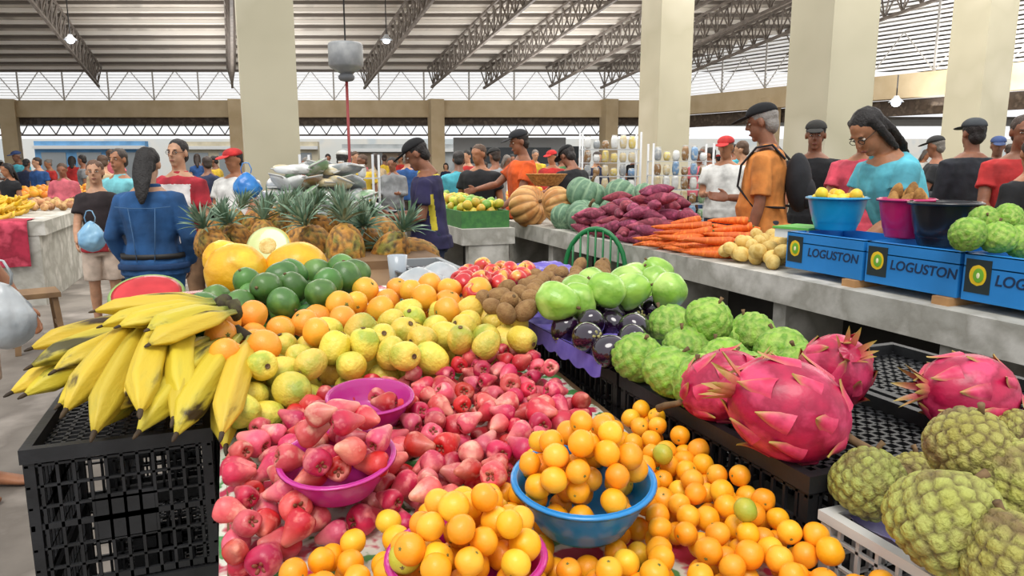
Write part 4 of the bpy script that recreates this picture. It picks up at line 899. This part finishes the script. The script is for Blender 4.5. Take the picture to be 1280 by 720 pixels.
def person(label,px,d,H,yaw,vox=.009,arms=('down','down'),shirt='#888888',pants='#333a48',hair='#1a1412',skin='a',style='short',cap=None,sleeve=.55,lean=0,hp=0,hy=0,fem=False,belly=0,shorts=False,loc=None,stripe=None,group=None,bulk=1.,glasses=False,shoes='#2a2522',belt=False,name='person',feet=True,jacket=False,fix=False):
    if loc: p=loc
    elif fix: p=D(px,250,d); PP.append((p.x,p.y))
    else: p,H=free(px,d,H)
    s=H/1.75
    T=empty('person',(p.x,p.y,0),-A+math.radians(yaw),label,'person',group)
    L=math.radians(lean); h1=math.radians(hp); h2=math.radians(hy)
    def TU(q):
        z=q.z-.95
        if z<0: return q
        return Vector((q.x,q.y*math.cos(L)+z*math.sin(L),.95+z*math.cos(L)-q.y*math.sin(L)))
    def THd(q):
        w=q-Vector((0,-.01,1.51)); w.rotate(Euler((-h1,0,0))); w.rotate(Euler((0,0,h2))); return TU(w+Vector((0,-.01,1.51)))
    sk=M('skin_'+skin,SK[skin],dark(SK[skin],.88),scale=14,rough=.55,sss=.08,bump=.15,bs=60)
    sw=.85 if fem else 1.
    def torso(b,o,z0,z1):
        rg=[(.80,.15,.105,0),(.90,.168*(1.05 if fem else 1),.12,0),(.98,.155*(1 if not fem else .95),.112,0),(1.08,.145*sw**.5*(1 if not fem else .92),.105,0),(1.2,.155*sw**.5,.112,0),(1.32,.172*sw**.6,.118,0),(1.40,.165*sw,.10,-.005),(1.445,.115*sw,.078,-.01),(1.485,.065,.06,-.012)]
        out=[]
        for z,rx,ry,cy in rg:
            if z<z0-.001 or z>z1+.001: continue
            bl=belly*math.exp(-((z-1.06)/.14)**2)
            out.append((0,cy+bl*.6,z,rx*bulk+o+bl*.3,ry*bulk+o+bl*.6))
        b.xf=TU; b.loft(out); b.xf=None
    sh=[];
    for sx in (1,-1):
        e,w=ARM[arms[0 if sx>0 else 1]] if isinstance(arms[0 if sx>0 else 1],str) else arms[0 if sx>0 else 1]
        S0=TU(Vector((sx*.172*sw*bulk**.7,-.005,1.385))); e=Vector((e[0]*sx,e[1],e[2])).normalized()*.285; w=Vector((w[0]*sx,w[1],w[2])).normalized()*.25
        sh.append((sx,S0,S0+e,S0+e+w))
    ab=bulk**.6
    b=MB(); torso(b,0,.80,1.485)
    for sx in (1,-1):
        b.tube([(sx*.085,0,.92),(sx*.088,.005,.80),(sx*.092,.015,.64),(sx*.095,.02,.49),(sx*.097,.0,.37),(sx*.1,-.015,.2),(sx*.1,-.02,.07)],[.088,.085,.068,.052,.054,.041,.034],12)
        b.tube([(sx*.1,-.055,.04),(sx*.102,0,.045),(sx*.107,.07,.035),(sx*.112,.15,.025),(sx*.113,.185,.022)],[(.03,.035),(.036,.04),(.04,.03),(.042,.022),(.03,.016)],10)
    for sx,S0,E,W in sh:
        b.tube([S0,S0.lerp(E,.35),E,E.lerp(W,.3),W],[.05*ab,.047*ab,.038*ab,.039*ab,.026],12)
        dr=(W-E).normalized(); fw=Vector((0,1,.35)); w=(fw-dr*fw.dot(dr)).normalized(); nn=dr.cross(w)
        if nn.x*sx>0: nn=-nn
        R=Matrix((w,nn,dr)).transposed()
        b.ell(W+dr*.045,(.040,.015,.052),12,8,R)
        for k,(o_,l) in enumerate(((.027,.072),(.009,.082),(-.009,.077),(-.026,.06))):
            q=W+dr*.085+w*o_; q1=q+dr*l*.5+nn*.008; q2=q1+dr*l*.35+nn*.02
            b.tube([q-dr*.02,q,q1,q2],[.0095,.0095,.0085,.007],8)
        q=W+dr*.025+w*.03; b.tube([q,q+dr*.03+w*.022+nn*.008,q+dr*.06+w*.026+nn*.014],[.012,.0105,.008],8)
    b.xf=THd
    b.tube([(0,-.02,1.42),(0,-.012,1.50),(0,-.002,1.58)],[.066,.057,.056],14)
    b.ell((0,-.012,1.668),(.075,.094,.085),20,14); b.ell((0,.018,1.60),(.058,.068,.078),18,12)
    b.ell((0,.062,1.545),(.026,.024,.02),10,8)
    b.tube([(0,.083,1.665),(0,.096,1.64),(0,.104,1.615)],[.009,.012,.016],8)
    b.ell((0,.076,1.672),(.048,.014,.011),12,6); b.ell((0,.084,1.578),(.024,.010,.010),10,6)
    for sx in (1,-1): b.ell((sx*.078,-.008,1.635),(.011,.02,.032),8,8)
    b.xf=None
    for i,q in enumerate(b.v): b.v[i]=q*s
    me=remesh(b,vox,2); me.materials.append(sk); fin(me,True); o=bpy.data.objects.new('body',me); COL.objects.link(o); o.parent=T
    def part(nm,bb,mat,rm=True,wr=.011,fq=10,it=3):
        for i,q in enumerate(bb.v): bb.v[i]=q*s
        if rm:
            m_=remesh(bb,vox*1.1,it); 
            if wr: wrinkle(m_,wr,fq)
            for x in (mat if isinstance(mat,list) else [mat]): m_.materials.append(x)
            if stripe and nm=='shirt':
                ring=stripe[1]; fin(m_,True,lambda c:ring(c/s))
            else: fin(m_,True)
            q=bpy.data.objects.new(nm,m_); COL.objects.link(q); q.parent=T; return q
        return bb.build(nm,mat,T)
    b=MB(); torso(b,.018,.90,1.45); b.xf=TU; b.loft([(0,0,.84,.172*bulk+.02,.128*bulk+.018+belly*.4),(0,belly*.3,.95,.172*bulk+.014,.126*bulk+.014+belly*.6)]); b.tube([(0,-.012,1.42),(0,-.012,1.487)],[.085,.066],16); b.xf=None
    for sx,S0,E,W in sh:
        if sleeve<=1: b.tube([S0+Vector((-sx*.04,0,.01)),S0,S0.lerp(E,.35),S0.lerp(E,sleeve)],[.055,.064*ab,.066*ab,(.070 if sleeve<.9 else .052)*ab],14)
        else: b.tube([S0+Vector((-sx*.04,0,.01)),S0,S0.lerp(E,.5),E,E.lerp(W,.5),E.lerp(W,min(1,sleeve-1))],[.055,.064*ab,.060*ab,.054*ab,.047*ab,.038],14)
    part('shirt',b,[fabric(shirt)]+([fabric(stripe[0])] if stripe else []))
    if jacket:
        b=MB(); b.xf=TU; b.loft([(0,-.008,1.445,.10,.085),(0,-.012,1.475,.088,.078),(0,-.02,1.50,.085,.075)]); b.xf=None; part('collar',b,fabric(shirt),True,0)
        b=MB(); b.xf=TU; b.loft([(0,0,.885,.198*bulk,.148*bulk),(0,0,.93,.198*bulk,.148*bulk)]); b.xf=None; part('hem_band',b,fabric('#1a3a62'),True,0)
        b=MB(); b.xf=TU; yb=-.142*bulk
        b.tube([(-.15*bulk,yb+.025,1.34),(-.07,yb-.003,1.33),(.07,yb-.003,1.33),(.15*bulk,yb+.025,1.34)],.003,6)
        for sx in (-1,1): b.tube([(sx*.09,yb-.002,1.33),(sx*.075,yb+.004,1.15),(sx*.06,yb-.002,.95)],.003,6)
        b.xf=None; part('seams',b,fabric('#4a6f98'),False)
    b=MB(); torso(b,.012,.80,.98)
    for sx in (1,-1):
        pts=[(sx*.085,0,.92),(sx*.09,.005,.80),(sx*.094,.015,.64),(sx*.096,.02,.49)]; rs=[.098*ab,.1*ab,.084*ab,.072*ab]
        if shorts: pts=pts[:3]+[(sx*.096,.018,.54)]; rs=[.098,.102,.095,.09]
        else: pts+=[(sx*.1,-.005,.3),(sx*.102,-.015,.07)]; rs+=[.064,.058]
        b.tube(pts,rs,14)
    part('shorts' if shorts else 'trousers',b,fabric(pants),fq=7)
    if feet:
        for sx in (1,-1):
            b=MB(); b.tube([(sx*.1,-.075,.045),(sx*.1,-.02,.06),(sx*.105,.06,.05),(sx*.112,.15,.035),(sx*.113,.205,.03)],[(.034,.042),(.042,.055),(.046,.045),(.046,.033),(.03,.022)],12)
            part('shoe',b,plain(shoes),False)
    if belt:
        b=MB(); b.xf=TU; b.loft([(0,0,.965,.178*bulk,.134*bulk),(0,0,1.0,.178*bulk,.134*bulk)]); part('belt',b,plain('#22201e'),False)
    hm=M('hair_'+hair.strip('#'),hair,rough=.6,bump=.8,bs=90)
    b=MB(); b.xf=THd
    b.ell((0,-.024,1.682),(.0815,.094,.084),24,16)
    b.ell((0,-.055,1.62),(.068,.055,.07),16,12)
    if style in('long','pony'):
        lg=style=='long'
        if lg: b.tube([(0,-.05,1.70),(0,-.08,1.63),(0,-.095,1.54),(0,-.11,1.44),(0,-.115,1.36)],[(.06,.04),(.07,.036),(.072,.03),(.058,.024),(.02,.010)],14,up=Vector((0,1,0)))
        else: b.tube([(0,-.05,1.72),(0,-.09,1.66),(.0,-.115,1.56),(.005,-.135,1.46),(.01,-.14,1.37),(.012,-.138,1.31)],[(.06,.05),(.066,.045),(.068,.04),(.058,.032),(.04,.024),(.016,.012)],14,up=Vector((0,1,0)))
        if lg:
            for sx in (1,-1): b.tube([(sx*.06,.0,1.72),(sx*.078,-.01,1.64),(sx*.078,-.02,1.55),(sx*.07,-.03,1.48)],[.028,.024,.022,.012],10)
    if style=='bun': b.ell((0,-.12,1.70),(.04,.04,.038),12,8)
    b.xf=None; part('hair',b,hm,True,.006,28,it=1)
    if cap:
        b=MB(); b.xf=THd
        def fn(u,t):
            if t<.12: return (.09*math.cos(u)*t/.12,.108*math.sin(u)*t/.12-.01,1.69)
            a=(t-.12)/.88*PI/2; return (.09*math.cos(a)*math.cos(u),.108*math.cos(a)*math.sin(u)-.01,1.69+.085*math.sin(a)**.8)
        b.sph(fn,24,12); b.xf=None; part('cap',b,fabric(cap),False)
        b=MB(); b.xf=THd; b.ell((0,.125,1.695),(.068,.075,.009),18,8,Matrix.Rotation(-.18,3,'X')); b.xf=None; part('cap_visor',b,fabric(cap),False)
    if vox<.012 and abs(yaw)>50:
        for sx in (1,-1):
            b=MB(); b.xf=THd; b.ell((sx*.030,.074,1.648),(.0125,.009,.006),10,8); b.xf=None; part('eye',b,plain('#c8c0b4'),False)
            b=MB(); b.xf=THd; b.ell((sx*.030,.081,1.648),(.006,.004,.005),8,6); b.xf=None; part('iris',b,plain('#20140e'),False)
            b=MB(); b.xf=THd; b.ell((sx*.031,.085,1.669),(.018,.005,.004),8,6); b.xf=None; part('eyebrow',b,hm,False)
        b=MB(); b.xf=THd; b.ell((0,.092,1.579),(.021,.006,.006),10,6); b.xf=None; part('lips',b,plain('#7d4338'),False)
    if glasses:
        b=MB(); b.xf=THd
        for sx in (1,-1):
            b.tube([(sx*.031+.019*math.cos(a),.094,1.646+.015*math.sin(a)) for a in [i*PI/6 for i in range(13)]],.0018,6); b.tube([(sx*.05,.094,1.65),(sx*.078,.0,1.65)],.0015,6)
        b.tube([(-.012,.095,1.65),(.012,.095,1.65)],.0016,6); b.xf=None; part('glasses',b,plain('#1c1c1c'),False)
    return T,sh,s,TU
t0=time.time()
person('woman in denim jacket and jeans seen from behind in the left aisle',187,4.8,1.60,8,arms=('hip','hip'),shirt='#244f7e',pants='#2d5c8e',style='pony',hair='#15100e',skin='c',sleeve=1.92,hp=18,fem=True,bulk=1.24,belt=True,jacket=True,fix=True)
person('man in red and white jersey with glasses facing the stalls',226,6.1,1.69,175,arms=('down','bent'),shirt='#d8d2d0',pants='#8a6a4e',skin='c',style='short',sleeve=.7,belly=.06,glasses=True,stripe=('#a32632',lambda c:1 if (c.z>1.38 or abs(c.x)>.15) else 0),bulk=1.05)
person('woman in black and red top in the left aisle carrying a pale blue bag',122,6.4,1.52,200,arms=('low','low'),shirt='#2a2224',pants='#b9a898',skin='c',style='bun',hair='#5a3d2a',sleeve=.6,fem=True,shorts=True,stripe=('#a02c34',lambda c:1 if c.z<1.06 else 0))
person('man in pale cyan shirt behind the woman in black and red',152,7.4,1.64,170,shirt='#6fb4bc',skin='a',sleeve=.6,style='short',hair='#3a302a')
VN=person('man in navy shirt with thin yellow trim and black cap beside the pineapples',540,5.9,1.70,92,arms=('bent','bent'),shirt='#2e2a4e',pants='#25304a',cap='#1a1a1c',skin='b',sleeve=.6,lean=6,hp=24,belly=.05,bulk=1.06,stripe=('#c3b334',lambda c:1 if (abs(c.x)>.10 and abs(c.x)<.24 and -.06<c.y-(c.z-.95)*.105<-.01 and 1.0<c.z<1.3) or (abs(c.x)<.12 and c.z>1.45) else 0),fix=True)
s=VN[2]; hm_=(VN[1][0][3]+VN[1][1][3])*.5*s+Vector((0,.11,.02)); hm_.rotate(VN[0].rotation_euler); hm_+=VN[0].location
T=empty('shallow_tray',hm_,VN[0].rotation_euler.z,'dark shallow tray held in both hands by the man in navy','tray')
MB().rev([(0,0),(.12,0),(.145,.015),(.148,.02),(.14,.018),(.118,.004),(0,.003)],28,sub=1).build('dish',plain('#2c3038',.4),T)
person('man in orange shirt and cap working behind the green crate',652,8.2,1.86,110,arms=('reach','low'),shirt='#d2561f',pants='#30343c',cap='#24262a',skin='b',sleeve=.6,hp=15,bulk=1.1)
person('man in black shirt and cap bending over the counter behind the pumpkins',722,8.2,1.72,40,arms=('reach','reach'),shirt='#1c1d20',cap='#17181a',skin='b',sleeve=.6,lean=12,hp=20,bulk=1.1)
OM=person('tall man in orange shirt, black cap and backpack at the vegetable counter',960,5.5,1.93,62,vox=.008,arms=('bent','down'),shirt='#c8803e',pants='#3b3f48',cap='#17181b',skin='b',hair='#8a8580',sleeve=.85,belly=.07,hp=10,bulk=1.0,lean=4,fix=True)
person('man in black shirt and black cap beside the third pillar',1014,6.9,1.88,155,arms=('low','low'),shirt='#15161a',cap='#2b2a28',skin='b',sleeve=.6,bulk=1.1,hp=8)
person('man in pink shirt behind the woman in cyan',1078,6.0,1.86,140,arms=('low','down'),shirt='#cc4c5e',skin='a',hair='#6d5a4c',sleeve=.6,hp=16,lean=5,bulk=1.08)
person('woman in cyan top with dark hair bending over the bowls',1140,4.4,1.90,100,vox=.008,arms=('low','low'),shirt='#5cb2c2',skin='a',hair='#17110f',style='long',sleeve=.45,lean=24,hp=20,hy=10,fem=True,bulk=1.1,glasses=True,fix=True)
person('man in dark padded jacket and grey cap seen from behind',1207,6.6,1.88,5,arms=('bent','bent'),shirt='#23262d',cap='#3a3e42',skin='b',sleeve=1.9,bulk=1.2)
person('man in red shirt at the right edge of the photo',1268,6.4,1.90,160,arms=('low','low'),shirt='#b23030',skin='b',sleeve=.6,hp=10,bulk=1.1,hair='#3a2a22')
T=empty('backpack',(OM[0].location.x,OM[0].location.y,0),OM[0].rotation_euler.z,'black backpack worn by the tall man in orange','backpack')
s=OM[2]; tu=OM[3]
b=MB(); b.xf=tu; b.ell((0,-.21,1.22),(.14,.085,.2),20,14); b.ell((0,-.26,1.15),(.1,.06,.11),16,10)
for i,q in enumerate(b.v): b.v[i]=q*s
b.build('pack_body',fabric('#202126'),T)
for sx in (1,-1):
    b=MB(); b.xf=tu; b.tube([(sx*.1,-.14,1.38),(sx*.11,-.06,1.48),(sx*.12,.04,1.47),(sx*.125,.14,1.36),(sx*.13,.165,1.22),(sx*.175,.06,1.08),(sx*.13,-.14,1.06)],[(.022,.008)]*7,8)
    for i,q in enumerate(b.v): b.v[i]=q*s
    b.build('shoulder_strap',fabric('#202126'),T)
PE=person('person in sandals at the left edge holding a white plastic bag',-78,3.1,1.65,-90,arms=('down',((.1,.2,-1),(.1,.5,-.9))),shirt='#7a5a50',pants='#c2a890',shorts=True,skin='a',sleeve=.5,style='short',feet=False,fix=True)
q=D(6,400,3.05); bag('hanging_bag','translucent white plastic bag hanging at the left edge of the photo',(q.x,q.y,.70),.15,.30,bagm,True,8)
q=D(115,300,5.9); bag('pale_blue_bag','pale blue plastic bag carried by the woman in black and red',(q.x,q.y,.78),.13,.26,M('pale_blue_bag','#90bcd6','#6fa4cc',scale=8,rough=.3,bump=.4,bs=12),True,4)
tmpl=[]
hid=Vector((0,-60,0))
for i,(ar,fem,st,cp,sl_,sk_,bu) in enumerate(((('down','down'),False,'short',None,.6,'a',1.1),(('bent','low'),False,'short','#222222',.6,'b',1.15),(('low','down'),True,'long',None,.4,'a',1.0),(('bent','bent'),False,'short',None,1.9,'a',1.0),(('down','bent'),True,'bun',None,.7,'a',1.15),(('up','down'),False,'short',None,.5,'a',1.2),(('hip','low'),True,'long',None,.5,'a',1.1))):
    tmpl.append(person('t',0,5,1.72,0,vox=.016,arms=ar,fem=fem,style=st,cap=cp,loc=hid,sleeve=sl_,bulk=bu,hp=8+i*2,hy=(i-3)*9,belly=.05*(i%2))[0])
cols={'black':'#1c1d20','white':'#ccccc8','cyan':'#48a0b0','pink':'#c0606c','red':'#ac2a28','blue':'#284f86','grey':'#7b7d80','yellow':'#c4a430','green':'#437044','navy':'#1e2740','beige':'#b39e7c'}
crowd=[(15,12.9,1.5,160,2,'black','behind the left counter with red cloth'),(82,13.2,1.5,200,3,'pink','in the left aisle'),(52,15,1.62,170,0,'blue','far down the left aisle'),(38,17,1.6,20,0,'navy','far left background'),(66,18.5,1.6,150,4,'red','far left background'),(108,13,1.65,120,0,'grey','left background behind the aisle'),(133,11,1.62,30,3,'beige','left background behind the aisle'),
(262,11,1.6,60,0,'navy','right of the man in the jersey'),(297,7.6,1.64,170,1,'white','at the foot of the thick left pillar'),(388,12,1.6,100,5,'red','beside the thick left pillar'),(430,9.5,1.65,10,1,'black','near the red pole'),(455,13,1.65,160,0,'yellow','right of the red pole'),(472,15,1.7,30,2,'beige','far behind the pineapples'),(492,12,1.6,170,3,'grey','left of the seller in navy'),(510,14,1.68,10,0,'blue','directly behind the seller in navy'),(574,10,1.66,5,3,'cyan','right of the seller in navy'),(600,8.8,1.72,170,0,'black','between seller and man in orange'),(619,11,1.72,60,1,'grey','between seller and man in orange'),(585,14,1.75,150,4,'red','far behind the green crate'),(632,13,1.65,200,6,'white','far behind the man in orange'),(690,13,1.72,160,1,'red','behind the wicker basket'),(704,15,1.75,40,5,'green','far behind the wicker basket'),(745,14,1.72,200,3,'navy','left of the wire racks'),(818,14,1.85,170,0,'grey','behind the wire racks'),(905,8.6,1.80,165,1,'white','left of the tall man in orange'),(885,12,1.75,100,0,'black','left background beside second pillar'),(926,10,1.8,60,3,'beige','behind the tall man in orange'),(872,15,1.75,180,4,'pink','far back by the second pillar'),(1050,12,1.85,120,5,'beige','between black shirt and pink shirt men'),(1165,9,1.82,60,1,'black','between the woman in cyan and the jacket'),(1178,12,1.85,160,6,'pink','right background before fourth pillar'),(1240,10,1.85,170,1,'blue','between jacket man and red shirt man'),(1284,5.4,1.68,20,0,'black','cut by the right edge'),(1225,14,1.85,20,0,'white','far right background'),(1000,12,1.8,30,0,'green','behind the man with black cap'),(345,13,1.6,180,2,'cyan','behind the packets'),(535,16,1.7,90,4,'white','far centre background'),(655,16,1.72,90,0,'cyan','far centre background behind orange man')]
random.seed(77)
ck=list(cols); wh=['in the far crowd left of the thick left pillar','in the far crowd behind the pineapples','in the far crowd behind the green crate','in the far crowd by the wire racks','in the far crowd at the right']
for px in (5,28,95,145,250,272,395,412,445,482,502,522,558,580,606,640,668,700,728,790,808,878,895,915,992,1060,1150,1190,1232,1255):
    crowd.append((px,rr(15,24),rr(1.5,1.8) if px<850 else rr(1.75,1.95),random.choice((0,30,90,150,180,200)),random.randrange(7),random.choice(ck),wh[0 if px<300 else 1 if px<530 else 2 if px<710 else 3 if px<930 else 4]))
skm=[M('skin_'+k,v) for k,v in SK.items()]
pv=D(340,200,8.6); CRX.append((pv.x-.5,pv.y-.5,pv.x+.5,pv.y+.5))
hairm=[M('hair_var%d'%i,c,rough=.6,bump=.8,bs=90) for i,c in enumerate(('#1a1412','#2c1f17','#6b655f','#4a3322','#100d0c'))]
for i,(px,d,H,yaw,ti,c,w) in enumerate(crowd):
    p,H=free(px,d,H); t=tmpl[ti]
    k=H/1.72
    dup(t,(p.x,p.y,0),(0,0,-A+math.radians(yaw)),(k*rr(.92,1.12),k*rr(.92,1.1),k),'shopper in %s top %s'%(c,w),'background shoppers',mats={'shirt':fabric(cols[c]),'hair':hairm[(i*3)%5],'body':skm[i%4],'trousers':fabric(['#2b3344','#3a5f8e','#4a443e','#1e1f24'][i%4]),'cap':fabric(['#c23030','#222222','#c0c0bc','#2b3d66'][i%4]),'cap_visor':fabric(['#c23030','#222222','#c0c0bc','#2b3d66'][i%4])})
for t in tmpl: kill(t)
for o in ORG+[LIM]+JAM+GUA+MAN+AVO+GRE+[KIW,PLU,APP]+CUS+ATE+PIN+DRA+[MEL,YEL,BRN,POT,CAR,SWE,PUM,TAN,BAN,PEA,YG,LG,OF,PK]: kill(o)
# =============== LIGHT
w=bpy.data.worlds.new('World'); S.world=w; w.use_nodes=True; bg=w.node_tree.nodes['Background']; bg.inputs[0].default_value=(.97,.98,1,1); bg.inputs[1].default_value=1.1
sl=bpy.data.lights.new('sun','SUN'); sl.energy=2.1; sl.angle=.5; sl.color=(1,.96,.90); so=bpy.data.objects.new('sun',sl); COL.objects.link(so); so.rotation_euler=(math.radians(26),math.radians(-16),0)
for i,(x,y) in enumerate(((-7,17),(2,17),(10,14),(-3,11),(5,10))):
    al=bpy.data.lights.new('hall_light','AREA'); al.energy=390; al.size=6; al.color=(1,.96,.91); ao=bpy.data.objects.new('hall_light',al); COL.objects.link(ao); ao.location=C(x,y,4.6)  # added fill without a fixture, brightens the area under the roof
for i,(x,y) in enumerate(((-8,20),(1,20),(9,15))):
    al=bpy.data.lights.new('roof_uplight','AREA'); al.energy=290; al.size=5; ao=bpy.data.objects.new('roof_uplight',al); COL.objects.link(ao); ao.location=C(x,y,2.9); ao.rotation_euler=(PI,0,0)  # added fill aimed upward, lightens the underside of the roof
